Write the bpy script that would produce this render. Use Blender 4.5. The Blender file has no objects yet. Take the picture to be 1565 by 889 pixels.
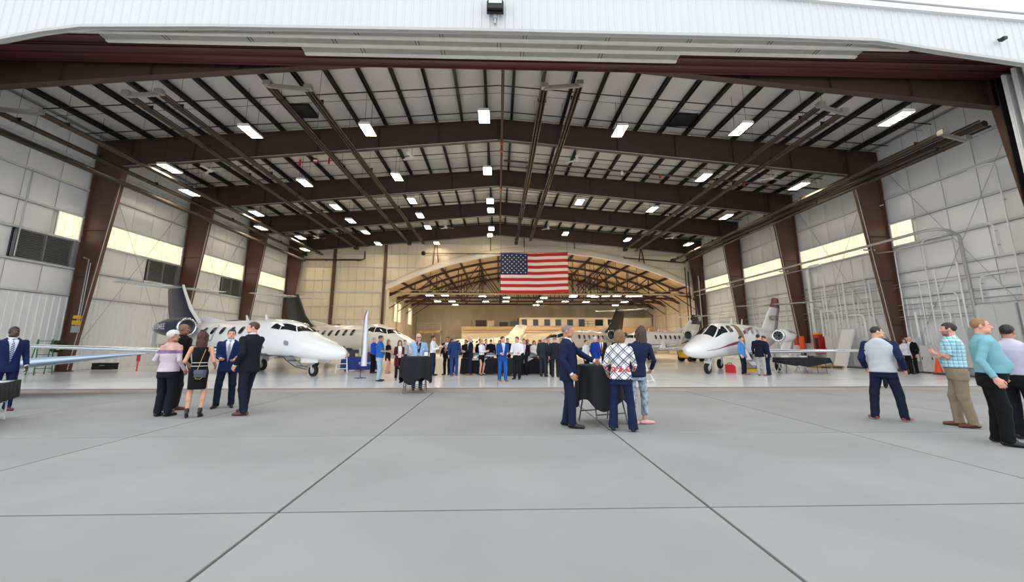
import bpy, math, random
import numpy as np
from mathutils import Vector, Matrix
random.seed(7); RNG = np.random.RandomState(7)
SC = bpy.context.scene; COL = SC.collection
PI = math.pi

# ------------------------------------------------------------------ camera, sky, exposure
cam_d = bpy.data.cameras.new('camera'); cam = bpy.data.objects.new('camera', cam_d); COL.objects.link(cam)
TILT, YAW = math.radians(10.843), math.radians(1.861)
cam.location = (0, 0, 1.48)
cam.rotation_euler = (PI/2 + TILT, 0, -YAW)
cam_d.sensor_width = 36.0; cam_d.lens = 650/1565*36.0
cam_d.shift_y = -(444.5-399.0)/1565.0
cam_d.clip_end = 500
SC.camera = cam
W = bpy.data.worlds.new('overcast_sky'); SC.world = W; W.use_nodes = True
nt = W.node_tree; nt.nodes.clear()
wo = nt.nodes.new('ShaderNodeOutputWorld'); wb = nt.nodes.new('ShaderNodeBackground')
tc = nt.nodes.new('ShaderNodeTexCoord'); sx = nt.nodes.new('ShaderNodeSeparateXYZ'); rp = nt.nodes.new('ShaderNodeValToRGB')
nt.links.new(tc.outputs['Generated'], sx.inputs[0]); nt.links.new(sx.outputs['Z'], rp.inputs[0])
rp.color_ramp.elements[0].position = 0.0; rp.color_ramp.elements[0].color = (0.94, 0.97, 1.0, 1)
rp.color_ramp.elements[1].position = 1.0; rp.color_ramp.elements[1].color = (0.88, 0.94, 1.0, 1)
nt.links.new(rp.outputs[0], wb.inputs['Color']); wb.inputs['Strength'].default_value = 1.75
nt.links.new(wb.outputs[0], wo.inputs[0])
SC.view_settings.view_transform = 'Standard'; SC.view_settings.look = 'None'
SC.view_settings.gamma = 1.0; SC.view_settings.use_curve_mapping = False
SC.view_settings.exposure = 0.15
LAMP_POWER = 1.0

# ------------------------------------------------------------------ materials
def lin(h):
    if not isinstance(h, str): return tuple(h)
    h = h.lstrip('#'); h = h if len(h) == 6 else ''.join(q*2 for q in h); c = [int(h[i:i+2], 16)/255 for i in (0, 2, 4)]
    return tuple(x/12.92 if x <= .04045 else ((x+.055)/1.055)**2.4 for x in c)
MATS = {}
def mat(name, col, rough=.5, metal=0.0, var=None, bump=None, emit=0.0, coat=0.0, spec=None, rand=0.0, trans=0.0):
    if name in MATS: return MATS[name]
    m = bpy.data.materials.new(name); m.use_nodes = True; MATS[name] = m
    t = m.node_tree; b = t.nodes['Principled BSDF']; c = lin(col)
    b.inputs['Base Color'].default_value = (*c, 1); b.inputs['Roughness'].default_value = rough; b.inputs['Metallic'].default_value = metal
    m.diffuse_color = (*c, 1)
    if coat: b.inputs['Coat Weight'].default_value = coat; b.inputs['Coat Roughness'].default_value = .05
    if spec is not None: b.inputs['Specular IOR Level'].default_value = spec
    if trans: b.inputs['Transmission Weight'].default_value = trans; b.inputs['IOR'].default_value = 1.3
    if emit: b.inputs['Emission Color'].default_value = (*c, 1); b.inputs['Emission Strength'].default_value = emit
    src = None
    if var or bump:
        co = t.nodes.new('ShaderNodeTexCoord')
    if var:                                                    # var = (scale, amount[, (sx,sy,sz)])
        mp = t.nodes.new('ShaderNodeMapping'); mp.inputs['Scale'].default_value = var[2] if len(var) > 2 else (1, 1, 1)
        n = t.nodes.new('ShaderNodeTexNoise'); n.inputs['Scale'].default_value = var[0]; n.inputs['Detail'].default_value = 5
        t.links.new(co.outputs['Object'], mp.inputs[0]); t.links.new(mp.outputs[0], n.inputs['Vector'])
        r = t.nodes.new('ShaderNodeMapRange'); r.inputs['From Min'].default_value = .3; r.inputs['From Max'].default_value = .7
        r.inputs['To Min'].default_value = 1-var[1]; r.inputs['To Max'].default_value = 1+var[1]*.5
        t.links.new(n.outputs['Fac'], r.inputs['Value'])
        src = r.outputs[0]
    if rand:
        oi = t.nodes.new('ShaderNodeObjectInfo'); r2 = t.nodes.new('ShaderNodeMapRange')
        r2.inputs['To Min'].default_value = 1-rand; r2.inputs['To Max'].default_value = 1+rand
        t.links.new(oi.outputs['Random'], r2.inputs['Value'])
        if src:
            mm = t.nodes.new('ShaderNodeMath'); mm.operation = 'MULTIPLY'; t.links.new(src, mm.inputs[0]); t.links.new(r2.outputs[0], mm.inputs[1]); src = mm.outputs[0]
        else: src = r2.outputs[0]
    if src:
        v = t.nodes.new('ShaderNodeVectorMath'); v.operation = 'SCALE'; v.inputs[0].default_value = c
        t.links.new(src, v.inputs['Scale']); t.links.new(v.outputs[0], b.inputs['Base Color'])
    if bump:
        n2 = t.nodes.new('ShaderNodeTexNoise'); n2.inputs['Scale'].default_value = bump[0]; n2.inputs['Detail'].default_value = 4
        t.links.new(co.outputs['Object'], n2.inputs['Vector'])
        bp = t.nodes.new('ShaderNodeBump'); bp.inputs['Strength'].default_value = bump[1]; bp.inputs['Distance'].default_value = .02
        t.links.new(n2.outputs['Fac'], bp.inputs['Height']); t.links.new(bp.outputs[0], b.inputs['Normal'])
    return m

# ------------------------------------------------------------------ mesh builder
class MB:
    def __init__(s): s.v = []; s.f = []; s.mi = []; s.sm = []
    def add(s, vs, fs, mi=0, smooth=False):
        o = len(s.v); s.v.extend(tuple(map(float, p)) for p in vs)
        for f in fs: s.f.append(tuple(i+o for i in f)); s.mi.append(mi); s.sm.append(smooth)
        return s
    def box(s, c, d, rz=0.0, mi=0, rot=None):
        hx, hy, hz = d[0]/2, d[1]/2, d[2]/2
        vs = [Vector((x*hx, y*hy, z*hz)) for x in (-1, 1) for y in (-1, 1) for z in (-1, 1)]
        R = rot if rot is not None else Matrix.Rotation(rz, 3, 'Z')
        vs = [R @ v + Vector(c) for v in vs]
        return s.add(vs, [(0, 1, 3, 2), (4, 6, 7, 5), (0, 4, 5, 1), (2, 3, 7, 6), (0, 2, 6, 4), (1, 5, 7, 3)], mi)
    def bb(s, p, q, mi=0):
        return s.box([(a+b)/2 for a, b in zip(p, q)], [abs(b-a) for a, b in zip(p, q)], mi=mi)
    def beam(s, a, b, w, h, mi=0):                              # box from a to b, w wide, h high
        a, b = Vector(a), Vector(b); d = b-a; L = d.length
        R = d.to_track_quat('X', 'Z').to_matrix()
        return s.box((a+b)/2, (L, w, h), rot=R, mi=mi)
    def loft(s, rings, cap=True, mi=0, smooth=True, closed=True):
        n = len(rings[0]); vs = [p for r in rings for p in r]; fs = []
        for k in range(len(rings)-1):
            for i in range(n if closed else n-1):
                j = (i+1) % n; fs.append((k*n+i, k*n+j, (k+1)*n+j, (k+1)*n+i))
        s.add(vs, fs, mi, smooth)
        if cap and closed:
            s.add(rings[0], [tuple(reversed(range(n)))], mi); s.add(rings[-1], [tuple(range(n))], mi)
        return s
    def tube(s, path, r, n=6, mi=0, smooth=True, cap=True):
        P = [Vector(p) for p in path]; rings = []
        rr = r if isinstance(r, (list, tuple)) else [r]*len(P)
        ref = None
        for i, p in enumerate(P):
            d = (P[min(i+1, len(P)-1)]-P[max(i-1, 0)]).normalized()
            if ref is None: ref = Vector((0, 0, 1)) if abs(d.z) < .9 else Vector((1, 0, 0))
            u = d.cross(ref).normalized(); v = d.cross(u).normalized(); ref = -v if v.length > .1 else ref
            ref = u.cross(d)
            rings.append([p + u*(math.cos(t)*rr[i]) + v*(math.sin(t)*rr[i]) for t in [2*PI*k/n for k in range(n)]])
        return s.loft(rings, cap, mi, smooth)
    def lathe(s, prof, c=(0, 0, 0), n=16, mi=0, axis='Z', smooth=True, cap=False):
        rings = []
        for r, z in prof:
            ring = []
            for k in range(n):
                t = 2*PI*k/n; p = (r*math.cos(t), r*math.sin(t), z)
                if axis == 'X': p = (z, r*math.cos(t), r*math.sin(t))
                if axis == 'Y': p = (r*math.sin(t), z, r*math.cos(t))
                ring.append((p[0]+c[0], p[1]+c[1], p[2]+c[2]))
            rings.append(ring)
        return s.loft(rings, cap, mi, smooth)
    def prism(s, poly, axis, a, b, mi=0, smooth=False):         # 2D polygon extruded along an axis
        def P(u, v, w):
            return {'X': (w, u, v), 'Y': (u, w, v), 'Z': (u, v, w)}[axis]
        n = len(poly); vs = [P(u, v, a) for u, v in poly]+[P(u, v, b) for u, v in poly]
        fs = [tuple(range(n)), tuple(reversed(range(n, 2*n)))]+[(i, i+n, (i+1) % n+n, (i+1) % n) for i in range(n)]
        return s.add(vs, fs, mi, smooth)
    def grid(s, fn, nu, nv, mi=0, smooth=True):
        vs = [fn(i/nu, j/nv) for j in range(nv+1) for i in range(nu+1)]
        fs = [(j*(nu+1)+i, j*(nu+1)+i+1, (j+1)*(nu+1)+i+1, (j+1)*(nu+1)+i) for j in range(nv) for i in range(nu)]
        return s.add(vs, fs, mi, smooth)
    def mesh(s, name, mats):
        me = bpy.data.meshes.new(name); me.from_pydata(s.v, [], s.f)
        for m in (mats if isinstance(mats, (list, tuple)) else [mats]): me.materials.append(m)
        me.polygons.foreach_set('material_index', s.mi); me.polygons.foreach_set('use_smooth', s.sm); me.update()
        return me
    def build(s, name, mats, parent=None, loc=None, rot=None):
        return obj(name, s.mesh(name, mats), parent, loc, rot)
def obj(name, me, parent=None, loc=None, rot=None):
    o = bpy.data.objects.new(name, me); COL.objects.link(o)
    if parent is not None: o.parent = parent
    if loc is not None: o.location = loc
    if rot is not None: o.rotation_euler = rot
    return o
def tag(o, label, cat, group=None, kind=None):
    o['label'] = label; o['category'] = cat
    if group: o['group'] = group
    if kind: o['kind'] = kind
    return o
def thing(name, label, cat, loc=(0, 0, 0), rz=0.0, group=None, scale=None):
    o = bpy.data.objects.new(name, None); COL.objects.link(o); o.empty_display_size = .2
    o.location = loc; o.rotation_euler = (0, 0, rz)
    if scale: o.scale = (scale,)*3
    return tag(o, label, cat, group)
def struct(name, mb, m, parent=None):
    o = mb.build(name, m, parent)
    if parent is None: o['kind'] = 'structure'
    return o
def dup(o, loc, rz=None, label=None, parent=None):
    c = o.copy(); COL.objects.link(c); c.location = loc
    if rz is not None: c.rotation_euler = (0, 0, rz)
    if label: c['label'] = label
    for ch in list(o.children):
        d = ch.copy(); COL.objects.link(d); d.parent = c
        for g in list(ch.children):
            e = g.copy(); COL.objects.link(e); e.parent = d
    return c
def text_mesh(txt, size, m, name, parent, loc, rot, extrude=.002, align='CENTER'):
    cu = bpy.data.curves.new('t', 'FONT'); cu.body = txt; cu.size = size; cu.extrude = extrude; cu.align_x = align; cu.align_y = 'CENTER'
    to = bpy.data.objects.new('t', cu); dg = bpy.context.evaluated_depsgraph_get(); COL.objects.link(to)
    bpy.context.view_layer.update(); me = bpy.data.meshes.new_from_object(to.evaluated_get(bpy.context.evaluated_depsgraph_get()))
    bpy.data.objects.remove(to); me.name = name; me.materials.clear(); me.materials.append(m)
    return obj(name, me, parent, loc, rot)

BROWN = mat('brown_steel_paint', '#634335', .45, var=(1.5, .12))
BROWN_SHADE = mat('brown_steel_shaded', '#4b342a', .5, var=(1.5, .12))  # same frame brown, darkened to put the girders in shade
BROWN_D = mat('dark_brown_purlin_paint', '#1d1816', .5)
MAROON = mat('maroon_steel_paint', '#54262a', .45, var=(1.2, .15))
VINYL = mat('white_vinyl_insulation', '#e3e6e9', .45, rand=.03, bump=(2.2, .35))
VINYL_R = mat('roof_vinyl_insulation', '#cfccc9', .55, rand=.04, bump=(1.6, .3))
GIRT = mat('grey_white_girt_paint', '#c6c9cb', .45)
LINER = mat('white_ribbed_liner', '#e3e7ea', .45, rand=.015)
FASCIA = mat('white_fascia_metal', '#c8cacc', .4, rand=.012)
TRIMW = mat('white_door_track_paint', '#d8d4cc', .45, var=(3, .06))
CONC = mat('apron_concrete', '#949492', .82, var=(.55, .14), bump=(60, .12), rand=.025)
JOINT = mat('dark_joint_sealant', '#1b1b1b', .9)
EPOXY = mat('grey_epoxy_floor', '#e9eef2', .16, var=(.35, .04), spec=.4)
GALV = mat('galvanised_conduit', '#b4b6b6', .35, .5)
BLACKP = mat('black_pipe', '#1d1b1b', .5)
HEAT = mat('heater_reflector_steel', '#4a4037', .4, .5, var=(2.5, .35, (1, .25, 1)))
DIFF = mat('lit_lamp_diffuser', '#ffe9c8', .5, emit=40.0)
DIFF2 = mat('warm_lamp_diffuser', '#ffe6c6', .5, emit=95.0)
LAMPB = mat('lamp_housing_white', '#d8d5cf', .5)
DARK = mat('dark_cavity', '#15161a', .7)
WHITE = mat('white_paint', '#e6e7e8', .4)
CREAMW = mat('cream_endwall_panel', '#e6dac2', .5, var=(.8, .06), rand=.02)
TAN = mat('tan_old_roof_lining', '#c2a981', .7, var=(1.1, .15))
RUST = mat('rust_brown_truss', '#3a251d', .6)
OLDW = mat('aged_cream_wall_panel', '#cdc3ad', .6, var=(.6, .22, (1, 1, .3)), rand=.05)
YELLOW = mat('yellow_paint', '#e0b31c', .4)

# ------------------------------------------------------------------ world numbers
WX = 23.0                                   # side walls
FR = [16.0, 23.6, 31.2, 38.8, 46.4]         # steel frames, 7.6 m bays
YE = 47.0                                   # end wall with the arch
Y0 = 14.95                                  # front edge of the shiny floor
gtop = lambda x: 14.63-.078*abs(x)
gbot = lambda x: 13.34-.093*abs(x)
roofz = lambda x: gtop(x)+.24

# ------------------------------------------------------------------ floor
fl = MB(); fl.bb((-60, -14, -.35), (60, Y0, -.03), 0); fl.bb((-WX-.3, Y0, -.35), (WX+.3, 47.0, 0), 1); fl.bb((-15, 47.0, -.35), (36, 90, 0), 1)
FLOOR = struct('floor', fl, [JOINT, EPOXY])
xs = [-60, -48.5]+[-1.95+3.9*k for k in range(-11, 13)]+[60]
ys = [-14, -8.2, -2.1, 1.05, 4.2, 7.38, 13.62]
slab_cache = {}
for i in range(len(xs)-1):
    for j in range(len(ys)-1):
        w, d = xs[i+1]-xs[i], ys[j+1]-ys[j]; key = (round(w, 2), round(d, 2))
        if key not in slab_cache:
            g = .015; mb = MB(); a, b = w/2-g, d/2-g; c = .006
            lo = [(-a, -b, -.03), (a, -b, -.03), (a, b, -.03), (-a, b, -.03)]
            mid = [(x, y, -c*.6) for x, y, _ in lo]; top = [(math.copysign(abs(x)-c, x), math.copysign(abs(y)-c, y), 0) for x, y, _ in lo]
            mb.loft([lo, mid, top], True, 0, False); slab_cache[key] = mb.mesh('concrete_slab', CONC)
        obj('concrete_slab', slab_cache[key], FLOOR, ((xs[i]+xs[i+1])/2, (ys[j]+ys[j+1])/2, 0))
mb = MB()
mb.bb((-60, 13.66, -.03), (60, Y0-.02, -.003)); mb.build('threshold_strip', mat('threshold_concrete', '#9c958e', .8, var=(.9, .16), bump=(40, .1)), FLOOR)
mb = MB()
for y in (14.55, 14.72): mb.bb((-22, y, -.02), (22, y+.05, .004))
mb.build('door_rail', mat('worn_steel_rail', '#8d7a72', .5, .4), FLOOR)
mb = MB()                                   # faint cut joints in the epoxy floor
for y in (17.6, 23.6, 31.2, 38.8): mb.bb((-22.5, y-.008, 0), (22.5, y+.008, .0012))
for x in (-15.2, -7.6, 0.0, 7.6, 15.2): mb.bb((x-.008, Y0, 0), (x+.008, 46.9, .0012))
mb.build('floor_joint', mat('grey_joint_line', '#55595c', .6), FLOOR)
mb = MB(); mb.bb((-22.6, 24.3, 0), (-11, 24.42, .0015)); mb.bb((-22.6, 19.9, 0), (-21.0, 20.0, .0015)); mb.build('floor_stripe', YELLOW, FLOOR).__setitem__('label', 'yellow painted line')

# ------------------------------------------------------------------ side walls
girt_z = [3.98, 5.4, 6.92, 8.3, 9.85, 11.3]
def puffy(L, H, th, name, m):               # an insulation blanket bulging between two girts, normal +X
    mb = MB(); nu, nv = 6, 6
    def fn(u, v):
        b = (min(1, 4*u*(1-u)*2.2)**.5)*(min(1, 4*v*(1-v)*2.0)**.5)
        return (th*b, (u-.5)*L, (v-.5)*H)
    mb.grid(fn, nu, nv); return mb.mesh(name, m)
LOUV = mat('grey_louver_metal', '#86898b', .45, .3)
SKY = mat('backlit_translucent_panel', '#f3e9cd', .5, emit=.72)
_t = SKY.node_tree; _b = _t.nodes['Principled BSDF']; _c = _t.nodes.new('ShaderNodeTexCoord'); _m = _t.nodes.new('ShaderNodeMapping'); _m.inputs['Scale'].default_value = (9, 9, .15); _n = _t.nodes.new('ShaderNodeTexNoise'); _n.inputs['Scale'].default_value = 1.0
_r = _t.nodes.new('ShaderNodeMapRange'); _r.inputs['From Min'].default_value = .3; _r.inputs['From Max'].default_value = .7; _r.inputs['To Min'].default_value = .5; _r.inputs['To Max'].default_value = .9
_t.links.new(_c.outputs['Object'], _m.inputs[0]); _t.links.new(_m.outputs[0], _n.inputs['Vector']); _t.links.new(_n.outputs['Fac'], _r.inputs['Value']); _t.links.new(_r.outputs[0], _b.inputs['Emission Strength'])  # streaked emission stands in for daylight coming through the ribbed sheet
PANEL_CACHE = {}
def side_wall(sgn):
    side = 'left' if sgn < 0 else 'right'
    x0 = sgn*(WX+.22)
    mb = MB(); mb.bb((x0, 15.2, -.1), (x0+sgn*.1, YE+.4, 13.2)); wall = struct('wall_'+side, mb, mat('outer_wall_sheet', '#b5b8ba', .5))
    rz = 0 if sgn < 0 else PI
    # insulation panels
    for b in range(4):
        ya, yb = FR[b]+(0 if b else -.7), FR[b+1]; n = 5; w = (yb-ya)/n
        for r in range(len(girt_z)):
            za = girt_z[r]; zb = girt_z[r+1] if r+1 < len(girt_z) else 13.05
            for k in range(n):
                yc = ya+(k+.5)*w
                if r == 2 and b >= 1: continue                       # skylight row
                if r == 2 and b == 0 and k == n-1: continue
                if sgn < 0 and r == 1 and k in (3, 4) and b in (0, 1, 2): continue   # louvres
                h = zb-za-.1
                if r == len(girt_z)-1: h = roofz(WX)-za+.0
                key = (round(w, 2), round(h, 2))
                if key not in PANEL_CACHE: PANEL_CACHE[key] = puffy(w*.985, h, .055, 'insulation_panel', VINYL)
                o = obj('insulation_panel', PANEL_CACHE[key], wall, (sgn*(WX+.06), yc, za+.05+h/2), (0, 0, rz))
    # ribbed liner below
    for b in range(4):
        ya, yb = FR[b]+(0 if b else -.7), FR[b+1]; n = 8; w = (yb-ya)/n; key = ('liner', round(w, 3))
        if key not in PANEL_CACHE:
            mb = MB(); pr = []
            for q in range(3):
                u = -w/2+q*w/3; pr += [(u, 0), (u+w/3*.55, 0), (u+w/3*.62, .035), (u+w/3*.93, .035)]
            pr.append((w/2, 0)); P = [(p[1], p[0], -1.96) for p in pr]; Q = [(p[1], p[0], 1.94) for p in pr]
            mb.loft([P, Q], False, 0, False, closed=False); PANEL_CACHE[key] = mb.mesh('liner_panel', LINER)
        for k in range(n): obj('liner_panel', PANEL_CACHE[key], wall, (sgn*(WX+.04), ya+(k+.5)*w, 1.97), (0, 0, rz))
    # girts
    for z in girt_z:
        for b in range(4):
            ya, yb = FR[b]+(0 if b else -.7), FR[b+1]; key = ('girt', round(yb-ya, 2))
            if key not in PANEL_CACHE:
                mb = MB(); L = yb-ya; mb.bb((-.02, -L/2, -.045), (.1, L/2, -.03)); mb.bb((.09, -L/2, -.045), (.1, L/2, .05)); mb.bb((-.02, -L/2, .04), (.1, L/2, .05))
                PANEL_CACHE[key] = mb.mesh('girt', GIRT)
            obj('girt', PANEL_CACHE[key], wall, (sgn*WX, (ya+yb)/2, z), (0, 0, rz))
    # skylight windows
    for b in range(4):
        ya, yb = (FR[b]+.25, FR[b+1]-.15)
        if b == 0: ya = FR[1]-1.45
        k = b+1+(0 if sgn < 0 else 4); mb = MB(); za, zb = girt_z[2]+.03, girt_z[3]-.03; t = sgn*.05
        for p, q in (((0, ya, za-.05), (t, yb, za)), ((0, ya, zb), (t, yb, zb+.05)), ((0, ya-.05, za), (t, ya, zb)), ((0, yb, za), (t, yb+.05, zb))):
            mb.bb((WX*sgn+p[0], p[1], p[2]), (WX*sgn+q[0]*1.0, q[1], q[2]))
        wn = struct('window_%d' % k, mb, GIRT)
        npn = max(1, round((yb-ya)/1.25)); w = (yb-ya)/npn
        for q in range(npn):
            m2 = MB(); pr = []; nr = 6
            for s in range(nr):
                u = ya+q*w+s*w/nr; pr += [(u, 0), (u+w/nr*.6, 0), (u+w/nr*.7, .03), (u+w/nr*.92, .03)]
            pr.append((ya+(q+1)*w-.01, 0))
            P = [(sgn*(WX+.05-p[1]), p[0], za) for p in pr]; Q = [(sgn*(WX+.05-p[1]), p[0], zb) for p in pr]
            m2.loft([P, Q], False, 0, False, closed=False); m2.build('corrugated_pane', SKY, wn)
    # bracing rods
    for b in (1, 2) if sgn < 0 else (0, 1):
        for za, zb in ((.3, 12.2), (12.2, .3)):
            mb = MB(); mb.tube([(sgn*(WX-.14), FR[b]+.1, za), (sgn*(WX-.14), FR[b+1]-.1, zb)], .014, 5); mb.build('bracing_rod', GALV, wall)
    return wall
WL = side_wall(-1); WR = side_wall(1)
# louvres on the left wall
for b, lab in enumerate(('nearest louvre vent, low in the left wall beside the first brown column', 'second louvre vent, under the long skylight of the left wall', 'third louvre vent, farthest back in the left wall')):
    ya, yb = FR[b]+(7.6*3/5 if b else -.7+8.3*3/5)+.05, FR[b+1]-.5
    t = thing('louver_vent', 'grey slatted '+lab, 'vent', (-WX, (ya+yb)/2, 5.45), 0, 'louvre vents of the left wall')
    h = 1.42; w = yb-ya; mb = MB()
    mb.bb((0, -w/2, 0), (.1, -w/2+.05, h)); mb.bb((0, w/2-.05, 0), (.1, w/2, h)); mb.bb((0, -w/2, h-.05), (.1, w/2, h)); mb.bb((0, -w/2, 0), (.1, w/2, .05)); mb.bb((0, -.03, 0), (.11, .03, h))
    mb.build('louver_frame', LOUV, t)
    mb = MB(); mb.bb((-.06, -w/2, 0), (-.04, w/2, h)); mb.build('backing', DARK, t)
    sl = MB(); sl.beam((.04, -w/2+.04, 0), (.04, w/2-.04, 0), .07, .012); sl.v = [(x, y, z+(x-.04)*-.8) for x, y, z in sl.v]; sm = sl.mesh('slat', LOUV)
    for k in range(17): obj('slat', sm, t, (0, 0, .07+k*.08))

# ------------------------------------------------------------------ ceiling
mb = MB()
for s in (-1, 1): mb.add([(0, 13.6, roofz(0)+.12), (s*23.6, 13.6, roofz(23.6)+.12), (s*23.6, YE+.4, roofz(23.6)+.12), (0, YE+.4, roofz(0)+.12)], [(0, 1, 2, 3)])
mb.v = mb.v+[(x, y, z+.08) for x, y, z in mb.v]; mb.f = mb.f+[tuple(i+8 for i in f) for f in mb.f]; mb.mi = [0]*4; mb.sm = [False]*4
CEIL = struct('ceiling', mb, mat('roof_sheet', '#9fa2a3', .5))
PX = [.72+1.5*k for k in range(15)]+[22.75]
slope = math.atan(.078)
bays = [(14.1, 16.0)]+[(FR[i], FR[i+1]) for i in range(4)]
strip_cache = {}
for (ya, yb) in bays:
    L = yb-ya
    edges = [-p for p in reversed(PX)]+PX
    for a, b in zip(edges[:-1], edges[1:]):
        w = b-a; key = (round(w, 2), round(L, 2), 0 if a*b < 0 else 1)
        if key not in strip_cache:
            m2 = MB(); nn = 8
            m2.grid(lambda u, v: ((u-.5)*w, (v-.5)*L, -.05*(4*u*(1-u))-.018*abs(math.sin(PI*v*max(1, round(L/1.9))))), 6, nn)
            strip_cache[key] = m2.mesh('roof_insulation_strip', VINYL_R)
        c = (a+b)/2; r = 0 if a*b < 0 else (slope if c > 0 else -slope)
        obj('roof_insulation_strip', strip_cache[key], CEIL, (c, (ya+yb)/2, roofz(c)+.05), (0, r, 0))
pc = {}
for (ya, yb) in bays:
    L = yb-ya+.02
    if L not in pc:
        m2 = MB(); m2.bb((-.04, -L/2, 0), (.04, L/2, .012)); m2.bb((-.01, -L/2, 0), (.01, L/2, .24)); m2.bb((-.075, -L/2, .225), (.075, L/2, .24)); m2.bb((-.075, -L/2, 0), (.075, L/2, .014)); pc[L] = m2.mesh('purlin', BROWN_D)
    for x in PX[:-1]:
        for s in (-1, 1): obj('purlin', pc[L], CEIL, (s*x, (ya+yb)/2, gtop(x)), (0, s*slope, 0))
for b in range(4):
    for k, dy in enumerate((1.2, 3.8, 6.3)):
        y = FR[b]+dy; z = -.16
        mb = MB(); mb.tube([(-22.6, y, gtop(22.6)+z), (0, y, gtop(0)+z), (22.6, y, gtop(22.6)+z)], .03, 5); mb.build('sprinkler_pipe', BLACKP, CEIL)
        mb = MB(); mb.tube([(-22.6, y+.5, gtop(22.6)+z-.1), (0, y+.5, gtop(0)+z-.1), (22.6, y+.5, gtop(22.6)+z-.1)], .012, 4); mb.build('bracing_cable', BLACKP, CEIL)

# ------------------------------------------------------------------ steel frames
ORD = ['nearest', 'second', 'third', 'fourth', 'farthest']
cin = lambda z: 22.42-.098*z                 # inner face of a tapered column
for n, y in enumerate(FR):
    t = thing('steel_frame', 'brown tapered steel frame spanning the hangar, %s of five from the door' % ORD[n], 'frame', (0, y, 0), 0, 'steel portal frames')
    for s in (-1, 1):
        zt = gbot(21.4)
        mb = MB(); mb.prism([(s*22.9, 0), (s*cin(0), 0), (s*cin(zt), zt), (s*22.9, zt)], 'Y', -.012, .012)
        mb.beam((s*cin(0), 0, 0), (s*cin(zt), 0, zt), .34, .03); mb.bb((s*22.88, -.17, 0), (s*22.92, .17, gtop(22.9)))
        mb.bb((s*22.35, -.25, 0), (s*22.98, .25, .03))
        mb.build('column', BROWN, t)
        for z in (2.5, 5.0, 7.6):
            m2 = MB(); m2.bb((s*cin(z), -.15, z-.01), (s*22.9, .15, z+.01)); m2.build('column_stiffener', BROWN, t)
        xs_ = [0, 7, 14, 21.36]
        mb = MB()
        mb.prism([(s*0, gbot(0)), (s*21.36, gbot(21.36)), (s*22.9, gbot(21.36)), (s*22.9, gtop(22.9)), (0, gtop(0))], 'Y', -.012, .012)
        mb.beam((0, 0, gbot(0)), (s*21.4, 0, gbot(21.4)), .34, .03); mb.beam((0, 0, gtop(0)-.01), (s*22.9, 0, gtop(22.9)-.01), .34, .03)
        mb.build('girder', BROWN_SHADE, t)
        for x in (.1, 3.6, 7.1, 10.6, 14.1, 17.6, 21.1):
            m2 = MB(); m2.bb((s*x-.008, -.15, gbot(x)), (s*x+.008, .15, gtop(x)-.02)); m2.build('girder_stiffener', BROWN_SHADE, t)
        if n:
            m2 = MB(); m2.tube([(s*.1, -.2, gbot(0)-.04), (s*21.3, -.2, gbot(21.3)-.04)], .02, 5); m2.build('conduit', GALV, t)
            m2 = MB(); m2.tube([(s*(cin(0)-.06), -.1, .1), (s*(cin(10.5)-.06), -.1, 10.5)], .025, 5); m2.build('conduit', GALV, t)
            for x in (4.5, 9.0, 13.5, 18.0):   # purlin braces under the girder
                pass
# hangers behind the header
for k, x in enumerate([-16.5, -12, -9.3, -6.3, -3.2, -.55, .55, 3.4, 6.6, 9.6, 13.2, 16.6]):
    t = tag(MB().prism([(0, 0), (.12, .0), (.3, .62), (.0, .62)], 'X', -.08, .08).build('roof_bracket', BROWN, None, (x, 16.45, gtop(x)-1.05)), 'brown steel bracket hanging behind the door header, number %d from the left'.replace('number %d', ['first', 'second', 'third', 'fourth', 'fifth', 'sixth', 'seventh', 'eighth', 'ninth', 'tenth', 'eleventh', 'twelfth'][k]), 'bracket', 'brackets behind the door header')
# ------------------------------------------------------------------ front header: fascia, door tracks, beams
fb_pts = [(-26, 10.3), (-17.1, 11.62), (-15.8, 11.97), (-14.5, 12.2), (-10, 12.33), (0, 12.41), (10, 12.42), (13.9, 12.37), (16.3, 12.0), (19.3, 11.58), (26, 10.6)]
def fbot(x):
    for (a, za), (b, zb) in zip(fb_pts[:-1], fb_pts[1:]):
        if a <= x <= b: return za+(zb-za)*(x-a)/(b-a)
    return 10.3
ftop = lambda x: 14.92-.078*abs(x)
mb = MB(); n = 52
for i in range(n):
    a, b = -26+i, -25+i
    mb.add([(a, 13.55, fbot(a)), (b, 13.55, fbot(b)), (b, 13.55, ftop(b)), (a, 13.55, ftop(a))], [(0, 1, 2, 3)])
WF = struct('wall_front', mb, FASCIA)
pw = .92
for i in range(57):
    xa = -26.2+i*pw; pr = []
    for q in range(3):
        u = xa+q*pw/3; pr += [(u, 0), (u+.035, -.03), (u+.07, -.03), (u+.105, 0), (u+.2, 0)]
    pr.append((xa+pw, 0))
    m2 = MB(); P = [(x, 13.44+d, fbot(x)) for x, d in pr]; Q = [(x, 13.44+d, ftop(x)) for x, d in pr]
    m2.loft([P, Q], False, 0, False, closed=False); m2.build('fascia_panel', FASCIA, WF)
for s in (-1, 1):
    m2 = MB(); m2.beam((0, 13.38, ftop(0)+.06), (s*26, 13.38, ftop(26)+.06), .16, .22); m2.beam((0, 13.36, ftop(0)+.26), (s*26, 13.36, ftop(26)+.26), .26, .12); m2.build('ridge_cap_trim', WHITE, WF)
m2 = MB()
for (a, za), (b, zb) in zip(fb_pts[:-1], fb_pts[1:]): m2.add([(a, 13.36, za-.02), (b, 13.36, zb-.02), (b, 13.62, zb+.03), (a, 13.62, za+.03), (a, 13.36, za+.09), (b, 13.36, zb+.09)], [(0, 1, 2, 3), (0, 4, 5, 1)])
m2.build('drip_trim', mat('grey_drip_trim', '#b3b3b1', .45), WF)
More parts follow.
